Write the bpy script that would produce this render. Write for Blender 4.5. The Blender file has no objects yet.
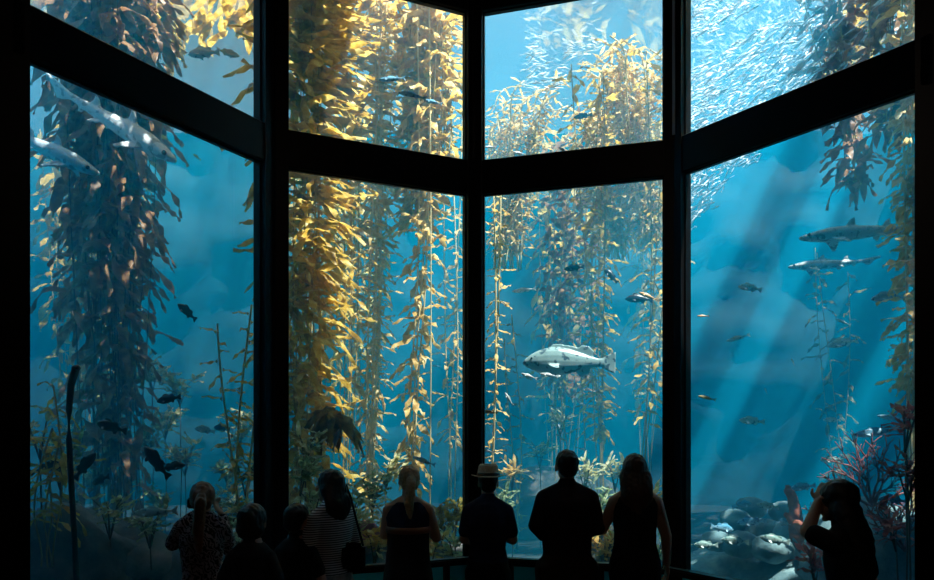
import bpy, bmesh, math, random
import numpy as np
from mathutils import Vector, Matrix, Quaternion, noise

random.seed(7)
RNG = np.random.default_rng(11)
SC = bpy.context.scene
COL = SC.collection
PI = math.pi
V = Vector

# ------------------------------------------------------------------ view
EYE, FPX, CX, HY = 1.90, 660.0, 467.0, 430.0
SUNV = V((-.35, .22, -.91)).normalized()      # the way sunlight travels
def at(px, py, d):
    """world point seen at photo position px, py at distance d along the view"""
    return V(((px - CX) / FPX * d, d, EYE + (HY - py) / FPX * d))

# ------------------------------------------------------------------ helpers
def link(name, me, mat=None, parent=None):
    o = bpy.data.objects.new(name, me)
    COL.objects.link(o)
    if mat is not None and me is not None and not me.materials:
        for m in (mat if isinstance(mat, (list, tuple)) else [mat]):
            me.materials.append(m)
    if parent is not None:
        o.parent = parent
    return o

def tag(o, label=None, cat=None, group=None, kind=None):
    if label: o['label'] = label
    if cat: o['category'] = cat
    if group: o['group'] = group
    if kind: o['kind'] = kind
    return o

def empty(name, loc=(0, 0, 0), rz=0.0):
    o = bpy.data.objects.new(name, None)
    o.empty_display_size = .1
    COL.objects.link(o)
    o.location = loc
    o.rotation_euler = (0, 0, rz)
    return o

def copy_tree(o, parent=None):
    c = o.copy()
    COL.objects.link(c)
    if parent is not None: c.parent = parent
    for ch in o.children:
        copy_tree(ch, c)
    return c

def mesh_from(verts, faces, name='m', smooth=True, mi=None):
    me = bpy.data.meshes.new(name)
    me.from_pydata([tuple(v) for v in verts], [], faces)
    if smooth:
        me.polygons.foreach_set('use_smooth', [True] * len(me.polygons))
    if mi is not None:
        me.polygons.foreach_set('material_index', mi)
    me.update()
    return me

def bm_mesh(bm, name='m', smooth=True):
    bmesh.ops.recalc_face_normals(bm, faces=bm.faces)
    me = bpy.data.meshes.new(name)
    bm.to_mesh(me); bm.free()
    if smooth:
        me.polygons.foreach_set('use_smooth', [True] * len(me.polygons))
    return me

def add_box(bm, lo, hi, M=None):
    vs = [bm.verts.new((x, y, z)) for x in (lo[0], hi[0]) for y in (lo[1], hi[1]) for z in (lo[2], hi[2])]
    for f in ((0, 1, 3, 2), (4, 6, 7, 5), (0, 4, 5, 1), (2, 3, 7, 6), (0, 2, 6, 4), (1, 5, 7, 3)):
        bm.faces.new([vs[i] for i in f])
    if M is not None:
        for v in vs: v.co = M @ v.co
    return vs

def add_prism(bm, poly, z0, z1):
    a = [bm.verts.new((p[0], p[1], z0)) for p in poly]
    b = [bm.verts.new((p[0], p[1], z1)) for p in poly]
    n = len(poly)
    bm.faces.new(a[::-1]); bm.faces.new(b)
    for i in range(n):
        j = (i + 1) % n
        bm.faces.new((a[i], a[j], b[j], b[i]))

def add_rings(bm, rings):
    """rings: lists of equal length point lists; closed loft with capped ends"""
    vr = [[bm.verts.new(p) for p in r] for r in rings]
    n = len(vr[0])
    for a, b in zip(vr, vr[1:]):
        for i in range(n):
            j = (i + 1) % n
            bm.faces.new((a[i], a[j], b[j], b[i]))
    for r, rev in ((vr[0], True), (vr[-1], False)):
        c = bm.verts.new(sum((v.co for v in r), V()) / n)
        for i in range(n):
            j = (i + 1) % n
            bm.faces.new((c, r[j], r[i]) if rev else (c, r[i], r[j]))

def frame_of(d):
    d = d.normalized()
    u = d.cross(V((0, 0, 1)))
    if u.length < 1e-3: u = V((1, 0, 0))
    u.normalize()
    return u, d.cross(u).normalized()

def add_tube(bm, pts, rads, n=8, cap=True):
    pts = [V(p) for p in pts]
    rings = []
    for i, p in enumerate(pts):
        d = pts[min(i + 1, len(pts) - 1)] - pts[max(i - 1, 0)]
        u, w = frame_of(d)
        r = rads[i] if isinstance(rads, (list, tuple)) else rads
        rings.append([p + (u * math.cos(2 * PI * k / n) + w * math.sin(2 * PI * k / n)) * r for k in range(n)])
    add_rings(bm, rings)

def add_capsule(bm, p0, p1, r0, r1, n=12):
    p0, p1 = V(p0), V(p1)
    d = (p1 - p0)
    L = d.length
    d = d / L if L > 1e-6 else V((0, 0, 1))
    u, w = frame_of(d)
    rings = []
    for a in (80, 50, 20):
        c = math.radians(a)
        rings.append((p0 - d * r0 * math.sin(c), r0 * math.cos(c)))
    for t in (0, .33, .66, 1):
        rings.append((p0.lerp(p1, t), r0 + (r1 - r0) * t))
    for a in (20, 50, 80):
        c = math.radians(a)
        rings.append((p1 + d * r1 * math.sin(c), r1 * math.cos(c)))
    add_rings(bm, [[c + (u * math.cos(2 * PI * k / n) + w * math.sin(2 * PI * k / n)) * r for k in range(n)] for c, r in rings])

def add_ell(bm, c, r, M=None, seg=14):
    M4 = Matrix.Translation(V(c)) @ (M.to_4x4() if M is not None else Matrix.Identity(4)) @ Matrix.Diagonal((r[0], r[1], r[2], 1))
    bmesh.ops.create_uvsphere(bm, u_segments=seg, v_segments=max(8, seg - 4), radius=1, matrix=M4)

def remesh(me, vox, smooth=3, sub=0):
    o = bpy.data.objects.new('tmp', me)
    COL.objects.link(o)
    m = o.modifiers.new('r', 'REMESH'); m.mode = 'VOXEL'; m.voxel_size = vox; m.use_smooth_shade = True
    if smooth:
        s = o.modifiers.new('s', 'SMOOTH'); s.factor = .5; s.iterations = smooth
    dg = bpy.context.evaluated_depsgraph_get()
    out = bpy.data.meshes.new_from_object(o.evaluated_get(dg))
    bpy.data.objects.remove(o)
    out.polygons.foreach_set('use_smooth', [True] * len(out.polygons))
    return out

# ------------------------------------------------------------------ materials
def mat(name):
    m = bpy.data.materials.new(name); m.use_nodes = True
    nt = m.node_tree
    return m, nt, nt.nodes['Principled BSDF'], nt.nodes['Material Output']

def simple(name, col, rough=.6, metal=0., spec=.4, var=.0, scale=20., coord='Object'):
    m, nt, b, out = mat(name)
    b.inputs['Roughness'].default_value = rough
    b.inputs['Metallic'].default_value = metal
    b.inputs['Specular IOR Level'].default_value = spec
    if var:
        tc = nt.nodes.new('ShaderNodeTexCoord')
        nz = nt.nodes.new('ShaderNodeTexNoise'); nz.inputs['Scale'].default_value = scale; nz.inputs['Detail'].default_value = 4
        nt.links.new(tc.outputs[coord], nz.inputs['Vector'])
        r = nt.nodes.new('ShaderNodeValToRGB')
        r.color_ramp.elements[0].position = .3; r.color_ramp.elements[1].position = .7
        r.color_ramp.elements[0].color = (*[c * (1 - var) for c in col], 1)
        r.color_ramp.elements[1].color = (*[min(1, c * (1 + var)) for c in col], 1)
        nt.links.new(nz.outputs['Fac'], r.inputs['Fac'])
        nt.links.new(r.outputs['Color'], b.inputs['Base Color'])
    else:
        b.inputs['Base Color'].default_value = (*col, 1)
    return m

def leaf_mat(name, c0, c1, c2, trans=.45, scale=7., gloss=.35):
    """thin blade: diffuse + translucent with noise-mottled colour and a light waxy gloss"""
    m, nt, b, out = mat(name)
    tc = nt.nodes.new('ShaderNodeTexCoord')
    nz = nt.nodes.new('ShaderNodeTexNoise'); nz.inputs['Scale'].default_value = scale; nz.inputs['Detail'].default_value = 3
    nt.links.new(tc.outputs['Object'], nz.inputs['Vector'])
    r = nt.nodes.new('ShaderNodeValToRGB')
    e = r.color_ramp.elements
    e[0].position = .32; e[0].color = (*c0, 1)
    e[1].position = .68; e[1].color = (*c2, 1)
    k = e.new(.5); k.color = (*c1, 1)
    nt.links.new(nz.outputs['Fac'], r.inputs['Fac'])
    nt.links.new(r.outputs['Color'], b.inputs['Base Color'])
    b.inputs['Roughness'].default_value = .42
    b.inputs['Specular IOR Level'].default_value = gloss
    tr = nt.nodes.new('ShaderNodeBsdfTranslucent')
    nt.links.new(r.outputs['Color'], tr.inputs['Color'])
    mx = nt.nodes.new('ShaderNodeMixShader'); mx.inputs[0].default_value = trans
    nt.links.new(b.outputs[0], mx.inputs[1]); nt.links.new(tr.outputs[0], mx.inputs[2])
    nt.links.new(mx.outputs[0], out.inputs['Surface'])
    return m

M_BLACK = simple('black painted steel', (.003, .003, .0035), .4, spec=.2)
M_ROOM = simple('black plaster', (.004, .004, .005), .9, spec=.1)
M_FLOOR = simple('dark carpet', (.010, .010, .013), .95, spec=.05, var=.4, scale=40)
M_KICK = simple('teal low panel', (.08, .74, .78), .6, spec=.2)  # one even teal over the low walls under the windows
M_RAIL = simple('dark varnished wood', (.022, .014, .009), .4, spec=.35, var=.4, scale=8)
M_EDGE = simple('glint grey edge strip', (.62, .63, .63), .45)  # pale grey stands in for the glint along the post edge

def glass_mat():
    m, nt, b, out = mat('acrylic pane')
    nt.nodes.remove(b)
    tr = nt.nodes.new('ShaderNodeBsdfTransparent'); tr.inputs['Color'].default_value = (.97, .985, .99, 1)
    gl = nt.nodes.new('ShaderNodeBsdfGlossy'); gl.inputs['Roughness'].default_value = .02
    mx = nt.nodes.new('ShaderNodeMixShader'); mx.inputs[0].default_value = .03
    nt.links.new(tr.outputs[0], mx.inputs[1]); nt.links.new(gl.outputs[0], mx.inputs[2])
    nt.links.new(mx.outputs[0], out.inputs['Surface'])
    return m
M_GLASS = glass_mat()

def surface_mat():
    m, nt, b, out = mat('water surface')
    nt.nodes.remove(b)
    tr = nt.nodes.new('ShaderNodeBsdfTransparent')
    gl = nt.nodes.new('ShaderNodeBsdfGlossy'); gl.inputs['Roughness'].default_value = .05
    fr = nt.nodes.new('ShaderNodeFresnel'); fr.inputs['IOR'].default_value = 1.33
    mx = nt.nodes.new('ShaderNodeMixShader')
    mu = nt.nodes.new('ShaderNodeMath'); mu.operation = 'MULTIPLY'; mu.inputs[1].default_value = .6
    nt.links.new(fr.outputs[0], mu.inputs[0]); nt.links.new(mu.outputs[0], mx.inputs[0])
    nt.links.new(tr.outputs[0], mx.inputs[1]); nt.links.new(gl.outputs[0], mx.inputs[2])
    nt.links.new(mx.outputs[0], out.inputs['Surface'])
    return m
M_SURF = surface_mat()

WATER_SIG_S = (.0004, .053, .090)
WATER_SIG_A = (.12, .062, .032)
def water_mat():
    m, nt, b, out = mat('sea water')
    nt.nodes.remove(b)
    ds, da = max(WATER_SIG_S), max(WATER_SIG_A) * 1.02
    s = nt.nodes.new('ShaderNodeVolumeScatter')
    s.inputs['Color'].default_value = (*[c / ds for c in WATER_SIG_S], 1)
    s.inputs['Density'].default_value = ds
    s.inputs['Anisotropy'].default_value = .15
    a = nt.nodes.new('ShaderNodeVolumeAbsorption')
    a.inputs['Color'].default_value = (*[1 - c / da for c in WATER_SIG_A], 1)
    a.inputs['Density'].default_value = da
    ad = nt.nodes.new('ShaderNodeAddShader')
    nt.links.new(s.outputs[0], ad.inputs[0]); nt.links.new(a.outputs[0], ad.inputs[1])
    nt.links.new(ad.outputs[0], out.inputs['Volume'])
    return m
M_WATER = water_mat()

M_KGOLD = leaf_mat('golden kelp blade', (.40, .22, .025), (.74, .49, .08), (.95, .77, .26), trans=.5)
M_KPALE = leaf_mat('pale kelp blade', (.52, .30, .07), (.82, .56, .18), (.97, .82, .45), trans=.5)
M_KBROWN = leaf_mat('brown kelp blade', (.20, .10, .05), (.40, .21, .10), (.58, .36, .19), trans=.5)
M_KOLIVE = leaf_mat('olive kelp blade', (.10, .09, .012), (.24, .20, .03), (.42, .36, .08))
M_KDARK = leaf_mat('dark kelp blade', (.08, .05, .012), (.26, .15, .03), (.50, .30, .06), trans=.4)
M_WEED = leaf_mat('pale leafy seaweed', (.30, .30, .12), (.62, .60, .30), (.92, .90, .68), scale=12, gloss=.5)
M_WEEDG = leaf_mat('green leafy seaweed', (.10, .16, .07), (.26, .36, .16), (.75, .85, .55), scale=14, gloss=.6)
M_REDALGA = leaf_mat('red leafy seaweed', (.30, .05, .05), (.5, .12, .10), (.62, .25, .15), scale=9)
M_STIPE = simple('kelp stipe', (.46, .32, .09), .5, var=.3, scale=5)
M_STIPEP = simple('pale kelp stipe', (.80, .66, .34), .5, var=.25, scale=5)
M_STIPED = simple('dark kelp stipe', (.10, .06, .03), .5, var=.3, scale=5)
M_BULB = simple('kelp gas bladder', (.62, .46, .12), .35, var=.25, scale=30)
M_BARE = simple('bare dark stalk', (.012, .010, .008), .6, var=.4, scale=15)

def rock_mat(name, c0, c1, c2, scale=3.):
    m, nt, b, out = mat(name)
    tc = nt.nodes.new('ShaderNodeTexCoord')
    nz = nt.nodes.new('ShaderNodeTexNoise'); nz.inputs['Scale'].default_value = scale; nz.inputs['Detail'].default_value = 8; nz.inputs['Roughness'].default_value = .65
    nt.links.new(tc.outputs['Object'], nz.inputs['Vector'])
    r = nt.nodes.new('ShaderNodeValToRGB'); e = r.color_ramp.elements
    e[0].position = .33; e[0].color = (*c0, 1); e[1].position = .66; e[1].color = (*c2, 1)
    k = e.new(.5); k.color = (*c1, 1)
    nt.links.new(nz.outputs['Fac'], r.inputs['Fac']); nt.links.new(r.outputs['Color'], b.inputs['Base Color'])
    b.inputs['Roughness'].default_value = .85
    bp = nt.nodes.new('ShaderNodeBump'); bp.inputs['Strength'].default_value = .6; bp.inputs['Distance'].default_value = .05
    nt.links.new(nz.outputs['Fac'], bp.inputs['Height']); nt.links.new(bp.outputs[0], b.inputs['Normal'])
    return m
M_ROCK = rock_mat('reef rock', (.025, .032, .034), (.085, .09, .085), (.20, .18, .17))
M_ROCKB = rock_mat('grey boulder', (.08, .18, .22), (.16, .29, .33), (.28, .44, .47), 5)
M_ROCKP = rock_mat('pink encrusted rock', (.22, .07, .10), (.45, .18, .24), (.6, .36, .38), 6)
M_SAND = rock_mat('tank gravel', (.008, .016, .018), (.016, .028, .030), (.030, .048, .048), 9)
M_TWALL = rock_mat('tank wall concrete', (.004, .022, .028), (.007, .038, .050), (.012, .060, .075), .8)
M_CORAL = simple('red gorgonian', (.34, .12, .11), .7, var=.35, scale=12)
M_SPONGE = simple('orange red sponge', (.36, .12, .08), .8, var=.35, scale=14)

def fish_mat(name, back, belly, spots=None, spot_scale=18., zr=(-.03, .03), spot_amt=.5, rough=.35, metal=0.):
    m, nt, b, out = mat(name)
    tc = nt.nodes.new('ShaderNodeTexCoord')
    sp = nt.nodes.new('ShaderNodeSeparateXYZ'); nt.links.new(tc.outputs['Object'], sp.inputs[0])
    mr = nt.nodes.new('ShaderNodeMapRange'); mr.inputs['From Min'].default_value = zr[0]; mr.inputs['From Max'].default_value = zr[1]
    nt.links.new(sp.outputs['Z'], mr.inputs['Value'])
    mx = nt.nodes.new('ShaderNodeMix'); mx.data_type = 'RGBA'
    mx.inputs[6].default_value = (*belly, 1); mx.inputs[7].default_value = (*back, 1)
    nt.links.new(mr.outputs[0], mx.inputs[0])
    col = mx.outputs[2]
    if spots:
        vo = nt.nodes.new('ShaderNodeTexNoise'); vo.inputs['Scale'].default_value = spot_scale; vo.inputs['Detail'].default_value = 1
        nt.links.new(tc.outputs['Object'], vo.inputs['Vector'])
        r = nt.nodes.new('ShaderNodeValToRGB'); e = r.color_ramp.elements
        e[0].position = spot_amt; e[0].color = (0, 0, 0, 1); e[1].position = spot_amt + .06; e[1].color = (1, 1, 1, 1)
        nt.links.new(vo.outputs['Fac'], r.inputs['Fac'])
        m2 = nt.nodes.new('ShaderNodeMix'); m2.data_type = 'RGBA'
        nt.links.new(r.outputs['Color'], m2.inputs[0]); nt.links.new(col, m2.inputs[6]); m2.inputs[7].default_value = (*spots, 1)
        col = m2.outputs[2]
    nt.links.new(col, b.inputs['Base Color'])
    b.inputs['Roughness'].default_value = rough
    b.inputs['Metallic'].default_value = metal
    return m

# ------------------------------------------------------------------ the plan of the window bay
PLL, PL, PC, PR, PRR = V((-2.565, 3.72)), V((-1.580, 5.32)), V((.059, 6.0)), V((1.754, 5.538)), V((2.868, 4.062))
CORN = [PLL, PL, PC, PR, PRR]
ZB0, ZB1, ZT0, ZT1, ZS = 4.03, 4.335, 5.68, 5.98, .735
HALF = [(.072, .100), (.128, .072), (.088, .098), (.082, .082)]   # frame half width at each end of each panel

def panel(i):
    a, b = CORN[i], CORN[i + 1]
    t = (b - a).normalized()
    n = V((-t.y, t.x))            # towards the tank
    return a, b, t, n, (b - a).length

def panel_matrix(i):
    a, b, t, n, L = panel(i)
    M = Matrix(((t.x, n.x, 0, a.x), (t.y, n.y, 0, a.y), (0, 0, 1, 0), (0, 0, 0, 1)))
    return M, L

def build_room():
    X0, X1, YB, H = -3.3, 3.5, -4.5, 6.4
    bm = bmesh.new(); add_box(bm, (X0 - .3, YB - .3, -.2), (X1 + .3, 7.0, 0)); o = link('floor', bm_mesh(bm, smooth=False), M_FLOOR); tag(o, kind='structure')
    bm = bmesh.new(); add_prism(bm, [(X0 - .2, YB - .2), (X1 + .2, YB - .2), (X1 + .2, PRR.y), (PRR.x + .05, PRR.y), (PR.x, PR.y + .05), (PC.x, PC.y + .05), (PL.x, PL.y + .05), (PLL.x - .05, PLL.y), (X0 - .2, PLL.y)], H, H + .2)
    tag(link('ceiling', bm_mesh(bm, smooth=False), M_ROOM), kind='structure')
    def wall(name, p, q, z0, z1, th=.2, m=M_ROOM):
        p, q = V(p), V(q); t = (q - p).normalized(); n = V((-t.y, t.x)) * th
        bm = bmesh.new(); add_prism(bm, [p, q, q + n, p + n], z0, z1)
        return tag(link(name, bm_mesh(bm, smooth=False), m), kind='structure')
    wall('wall_left', (PLL.x - .05, PLL.y), (X0, YB), 0, H, -.2)
    wall('wall_right', (PRR.x + .05, PRR.y), (X1, YB), 0, H, .2)
    wall('wall_rear', (X0 - .2, YB), (X1 + .2, YB), 0, H, -.2)
    # header over each window and low wall under it
    for i, side in enumerate(('left', 'centre_left', 'centre_right', 'right')):
        M, L = panel_matrix(i)
        bm = bmesh.new(); add_box(bm, (-.02, -.04, ZT1), (L + .02, .12, 8.06), M)
        tag(link('wall_header_' + side, bm_mesh(bm, smooth=False), M_ROOM), kind='structure')
        bm = bmesh.new(); add_box(bm, (0, -.03, 0), (L, .10, ZS - .04), M)
        tag(link('wall_low_' + side, bm_mesh(bm, smooth=False), M_KICK), kind='structure')
    # beams and posts
    n = 1
    for i in range(4):
        M, L = panel_matrix(i)
        for z0, z1 in ((ZB0, ZB1), (ZT0, ZT1), (ZS - .05, ZS)):
            bm = bmesh.new(); add_box(bm, (0, -.035, z0), (L, .07, z1), M)
            bmesh.ops.bevel(bm, geom=bm.edges[:], offset=.008, segments=1, affect='EDGES')
            o = link('trim_%d' % n, bm_mesh(bm, smooth=False), M_BLACK); n += 1
            tag(o, kind='structure')
    for k in range(5):
        P = CORN[k]
        f, b = [], []
        if k > 0:
            a_, b_, t, nn, L = panel(k - 1); h = HALF[k - 1][1]
            f.append(P - t * h - nn * .05); b.append(P - t * h + nn * .09)
        if k < 4:
            a_, b_, t, nn, L = panel(k); h = HALF[k][0]
            f.append(P + t * h - nn * .05); b.append(P + t * h + nn * .09)
        if k == 0: poly = [P + V((-.12, -.06)), f[0], b[0], P + V((-.12, .12))]
        elif k == 4: poly = [f[0], P + V((.12, -.06)), P + V((.12, .12)), b[0]]
        else:
            t0, n0 = panel(k - 1)[2:4]; t1, n1 = panel(k)[2:4]
            nb = (n0 + n1).normalized()
            poly = [f[0], P - nb * .055, f[1], b[1], P + nb * .1, b[0]]
        bm = bmesh.new(); add_prism(bm, poly, 0, 6.0)
        o = link('trim_%d' % n, bm_mesh(bm, smooth=False), M_BLACK); n += 1
        tag(o, kind='structure')
        if k in (1, 2, 3):
            nb2 = V((-nb.y, nb.x))
            c = P - nb * .058
            bm = bmesh.new(); w = .011
            add_prism(bm, [c + nb2 * w - nb * .012, c - nb2 * w - nb * .012, c - nb2 * w, c + nb2 * w], ZB1 + .02 if k != 1 else .1, 5.9)
            o = link('trim_%d' % n, bm_mesh(bm, smooth=False), M_EDGE if k == 3 else M_BLACK); n += 1
            tag(o, kind='structure')
    M, L = panel_matrix(3)
    bm = bmesh.new(); add_box(bm, (-.1, .0, 8.07), (L + .3, .58, 8.17), M)  # unseen ledge added above the water to keep sun off the beam
    tag(link('trim_%d' % n, bm_mesh(bm, smooth=False), M_TWALL), kind='structure'); n += 1
    # panes with their gaskets
    wn = 1
    for i in range(4):
        M, L = panel_matrix(i)
        h0, h1 = HALF[i]
        for z0, z1 in ((ZS, ZB0), (ZB1, ZT0)):
            root = empty('window_%d' % wn); tag(root, kind='structure'); wn += 1
            bm = bmesh.new(); add_box(bm, (h0 - .02, .02, z0 - .02), (L - h1 + .02, .05, z1 + .02), M)
            link('pane', bm_mesh(bm, smooth=False), M_GLASS, root)
            bm = bmesh.new(); g = .012
            for lo, hi in (((h0 - .01, 0, z0), (h0 + g, .02, z1)), ((L - h1 - g, 0, z0), (L - h1 + .01, .02, z1)),
                           ((h0, 0, z0 - .01), (L - h1, .02, z0 + g)), ((h0, 0, z1 - g), (L - h1, .02, z1 + .01))):
                add_box(bm, lo, hi, M)
            link('window_frame', bm_mesh(bm, smooth=False), M_BLACK, root)
build_room()

# ------------------------------------------------------------------ handrails
def offset_corners(d):
    out = []
    for k in range(5):
        if k == 0: n = panel(0)[3]; out.append(CORN[0] - n * d)
        elif k == 4: n = panel(3)[3]; out.append(CORN[4] - n * d)
        else:
            n0, n1 = panel(k - 1)[3], panel(k)[3]
            nb = (n0 + n1).normalized()
            out.append(CORN[k] - nb * (d / nb.dot(n0)))
    return out
RC = offset_corners(.33)
rail_lab = [None, 'dark wooden handrail running from the striped-top woman to the hat wearer',
            'dark wooden handrail behind the hat wearer and the broad man',
            'dark wooden handrail sloping past the wide post to the woman with the raised arm']
post_s = [[.5, 1.3], [.42, 1.28], [.30, 1.05], [.35, 1.2]]
for i in range(1, 4):
    a, b = RC[i], RC[i + 1]
    t = (b - a).normalized(); n = V((-t.y, t.x)); L = (b - a).length
    M = Matrix(((t.x, n.x, 0, a.x), (t.y, n.y, 0, a.y), (0, 0, 1, 0), (0, 0, 0, 1)))
    root = empty('handrail'); tag(root, rail_lab[i], 'handrail', 'handrails along the tank windows')
    root.matrix_world = M
    bm = bmesh.new(); add_box(bm, (.012, -.045, .765), (L - .012, .045, .82))
    bmesh.ops.bevel(bm, geom=bm.edges[:], offset=.012, segments=2, affect='EDGES')
    link('top_rail', bm_mesh(bm, smooth=False), M_RAIL, root)
    bm = bmesh.new(); add_box(bm, (.02, -.02, .58), (L - .02, .02, .62)); link('lower_rail', bm_mesh(bm, smooth=False), M_RAIL, root)
    for s in post_s[i]:
        bm = bmesh.new(); add_box(bm, (s - .022, -.022, 0), (s + .022, .022, .77)); link('post', bm_mesh(bm, smooth=False), M_RAIL, root)

# ------------------------------------------------------------------ the tank
ZW, ZF = 8.0, .28
TX0, TX1, TYB = -9.5, 9.5, 14.5
def build_tank():
    ins = [P + n_ * .06 for P, n_ in ((PLL, panel(0)[3]), (PL, (panel(0)[3] + panel(1)[3]).normalized()), (PC, V((0, 1))), (PR, (panel(2)[3] + panel(3)[3]).normalized()), (PRR, panel(3)[3]))]
    fl = PLL.y + .20; fr = PRR.y + .20
    poly = [(TX0, fl), (ins[0].x - .12, fl)] + [tuple(p) for p in ins] + [(ins[4].x + .12, fr), (TX1, fr), (TX1, TYB), (TX0, TYB)]
    bm = bmesh.new(); add_prism(bm, poly, .02, ZW)
    me = bm_mesh(bm, smooth=False)
    o = link('tank_water', me, M_WATER); tag(o, 'clear blue sea water filling the whole tank behind the windows', 'water', kind='structure')
    # gently waved surface
    nx, ny = 90, 54
    xs = np.linspace(TX0, TX1, nx); ys = np.linspace(PLL.y + .1, TYB, ny)
    vs, fs = [], []
    for y in ys:
        for x in xs:
            vs.append((x, y, ZW + .01 + .025 * noise.noise(V((x * 1.3, y * 1.3, 0))) + .012 * noise.noise(V((x * 3.3, y * 3.3, 4)))))
    for j in range(ny - 1):
        for i in range(nx - 1):
            fs.append((j * nx + i, j * nx + i + 1, (j + 1) * nx + i + 1, (j + 1) * nx + i))
    tag(link('water_surface', mesh_from(vs, fs), M_SURF), 'rippled water surface at the top of the tank', 'water', kind='structure')
    # bottom
    nx, ny = 80, 60
    xs = np.linspace(TX0, TX1, nx); ys = np.linspace(PLL.y + .1, TYB, ny)
    vs, fs = [], []
    for y in ys:
        for x in xs:
            h = .10 * noise.noise(V((x * .7, y * .7, 2))) + .05 * noise.noise(V((x * 2.1, y * 2.1, 5))) 
            vs.append((x, y, ZF + h))
    for j in range(ny - 1):
        for i in range(nx - 1):
            fs.append((j * nx + i, j * nx + i + 1, (j + 1) * nx + i + 1, (j + 1) * nx + i))
    tag(link('floor_tank', mesh_from(vs, fs), M_SAND), kind='structure')
    def wall(name, p, q, th, m):
        p, q = V(p), V(q); t = (q - p).normalized(); n = V((-t.y, t.x)) * th
        bm = bmesh.new(); add_prism(bm, [p, q, q + n, p + n], -.1, 8.08)
        tag(link(name, bm_mesh(bm, smooth=False), m), kind='structure')
    wall('wall_tank_left', (TX0, fl - .3), (TX0, TYB + .3), .3, M_TWALL)
    wall('wall_tank_right', (TX1, fr - .3), (TX1, TYB + .3), -.3, M_TWALL)
    wall('wall_tank_front_left', (TX0, fl - .12), (PLL.x - .05, fl - .12), -.2, M_TWALL)
    wall('wall_tank_front_right', (PRR.x + .05, fr - .12), (TX1, fr - .12), -.2, M_TWALL)
    # rough rock-faced back wall
    nx, nz = 90, 44
    vs, fs = [], []
    for k in range(nz):
        z = -.1 + 8.4 * k / (nz - 1)
        for i in range(nx):
            x = TX0 - .2 + (TX1 - TX0 + .4) * i / (nx - 1)
            y = TYB - .35 + .5 * noise.noise(V((x * .45, 3, z * .45))) + .18 * noise.noise(V((x * 1.6, 3, z * 1.6)))
            vs.append((x, min(y, TYB), z))
    nf = nx * nz
    for k in range(nz - 1):
        for i in range(nx - 1):
            fs.append((k * nx + i, k * nx + i + 1, (k + 1) * nx + i + 1, (k + 1) * nx + i))
    b0 = len(vs)
    vs += [(TX0 - .2, TYB + .3, -.1), (TX1 + .2, TYB + .3, -.1), (TX1 + .2, TYB + .3, 8.3), (TX0 - .2, TYB + .3, 8.3)]
    fs.append((b0, b0 + 3, b0 + 2, b0 + 1))
    tag(link('wall_tank_back', mesh_from(vs, fs), M_TWALL), kind='structure')
build_tank()

# ------------------------------------------------------------------ kelp
class Strip:
    """collects leaf blades as ruffled strips"""
    def __init__(s): s.v, s.f, s.mi = [], [], []
    def bulb(s, c, r):
        b = len(s.v); n = 5
        s.v.append((c.x, c.y, c.z + r * 1.7))
        for k in range(n): s.v.append((c.x + r * math.cos(k * 1.2566), c.y + r * math.sin(k * 1.2566), c.z + .2 * r))
        s.v.append((c.x, c.y, c.z - r * 1.4))
        for k in range(n):
            s.f.append((b, b + 1 + k, b + 1 + (k + 1) % n)); s.f.append((b + n + 1, b + 1 + (k + 1) % n, b + 1 + k)); s.mi += [1, 1]
    def blade(s, p, d, L, W, droop, drift, rnd, rows=9, ruffle=.24, twist=0.):
        d = d.normalized()
        side = d.cross(V((rnd.uniform(-.3, .3), rnd.uniform(-.3, .3), 1)))
        if side.length < .05: side = V((1, 0, 0))
        side.normalize()
        base = len(s.v)
        ph, fq = rnd.uniform(0, 6.3), rnd.uniform(7, 11)
        step = L / (rows - 1)
        q = V(p); tw = twist / rows
        for i in range(rows):
            t = i / (rows - 1)
            w = W * .5 * (math.sin(PI * min(1, .06 + t * .97)) ** .7) * (1 - .35 * t)
            nrm = d.cross(side).normalized()
            a = ruffle * W * math.sin(fq * t + ph); b = ruffle * W * math.sin(fq * t + ph + 2.2)
            s.v.append(tuple(q - side * w + nrm * a))
            s.v.append(tuple(q + nrm * (-.10 * W)))
            s.v.append(tuple(q + side * w + nrm * b))
            d = (d + V((0, 0, -1)) * droop * step * 3 + drift * step * 3 + V((rnd.uniform(-1, 1), rnd.uniform(-1, 1), rnd.uniform(-1, 1))) * .13).normalized()
            side = (side - d * side.dot(d)).normalized()
            if tw: side = Quaternion(d, tw) @ side
            q = q + d * step
        for i in range(rows - 1):
            r = base + i * 3
            s.f.append((r, r + 1, r + 4, r + 3)); s.f.append((r + 1, r + 2, r + 5, r + 4)); s.mi += [0, 0]
    def mesh(s): return mesh_from(s.v, s.f, mi=s.mi)

def stipe_path(p0, p1, rnd, sway, n=26, over=None):
    pts = []
    a, b = rnd.uniform(0, 6), rnd.uniform(0, 6)
    for i in range(n):
        t = i / (n - 1)
        p = V(p0).lerp(V(p1), t)
        p.x += sway * (math.sin(3.1 * t + a) - math.sin(a)) * min(1, t * 3); p.y += sway * .6 * (math.sin(2.6 * t + b) - math.sin(b)) * min(1, t * 3)
        if over is not None and t > .85:
            p += over * ((t - .85) / .15) ** 2
        pts.append(p)
    return pts

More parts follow.
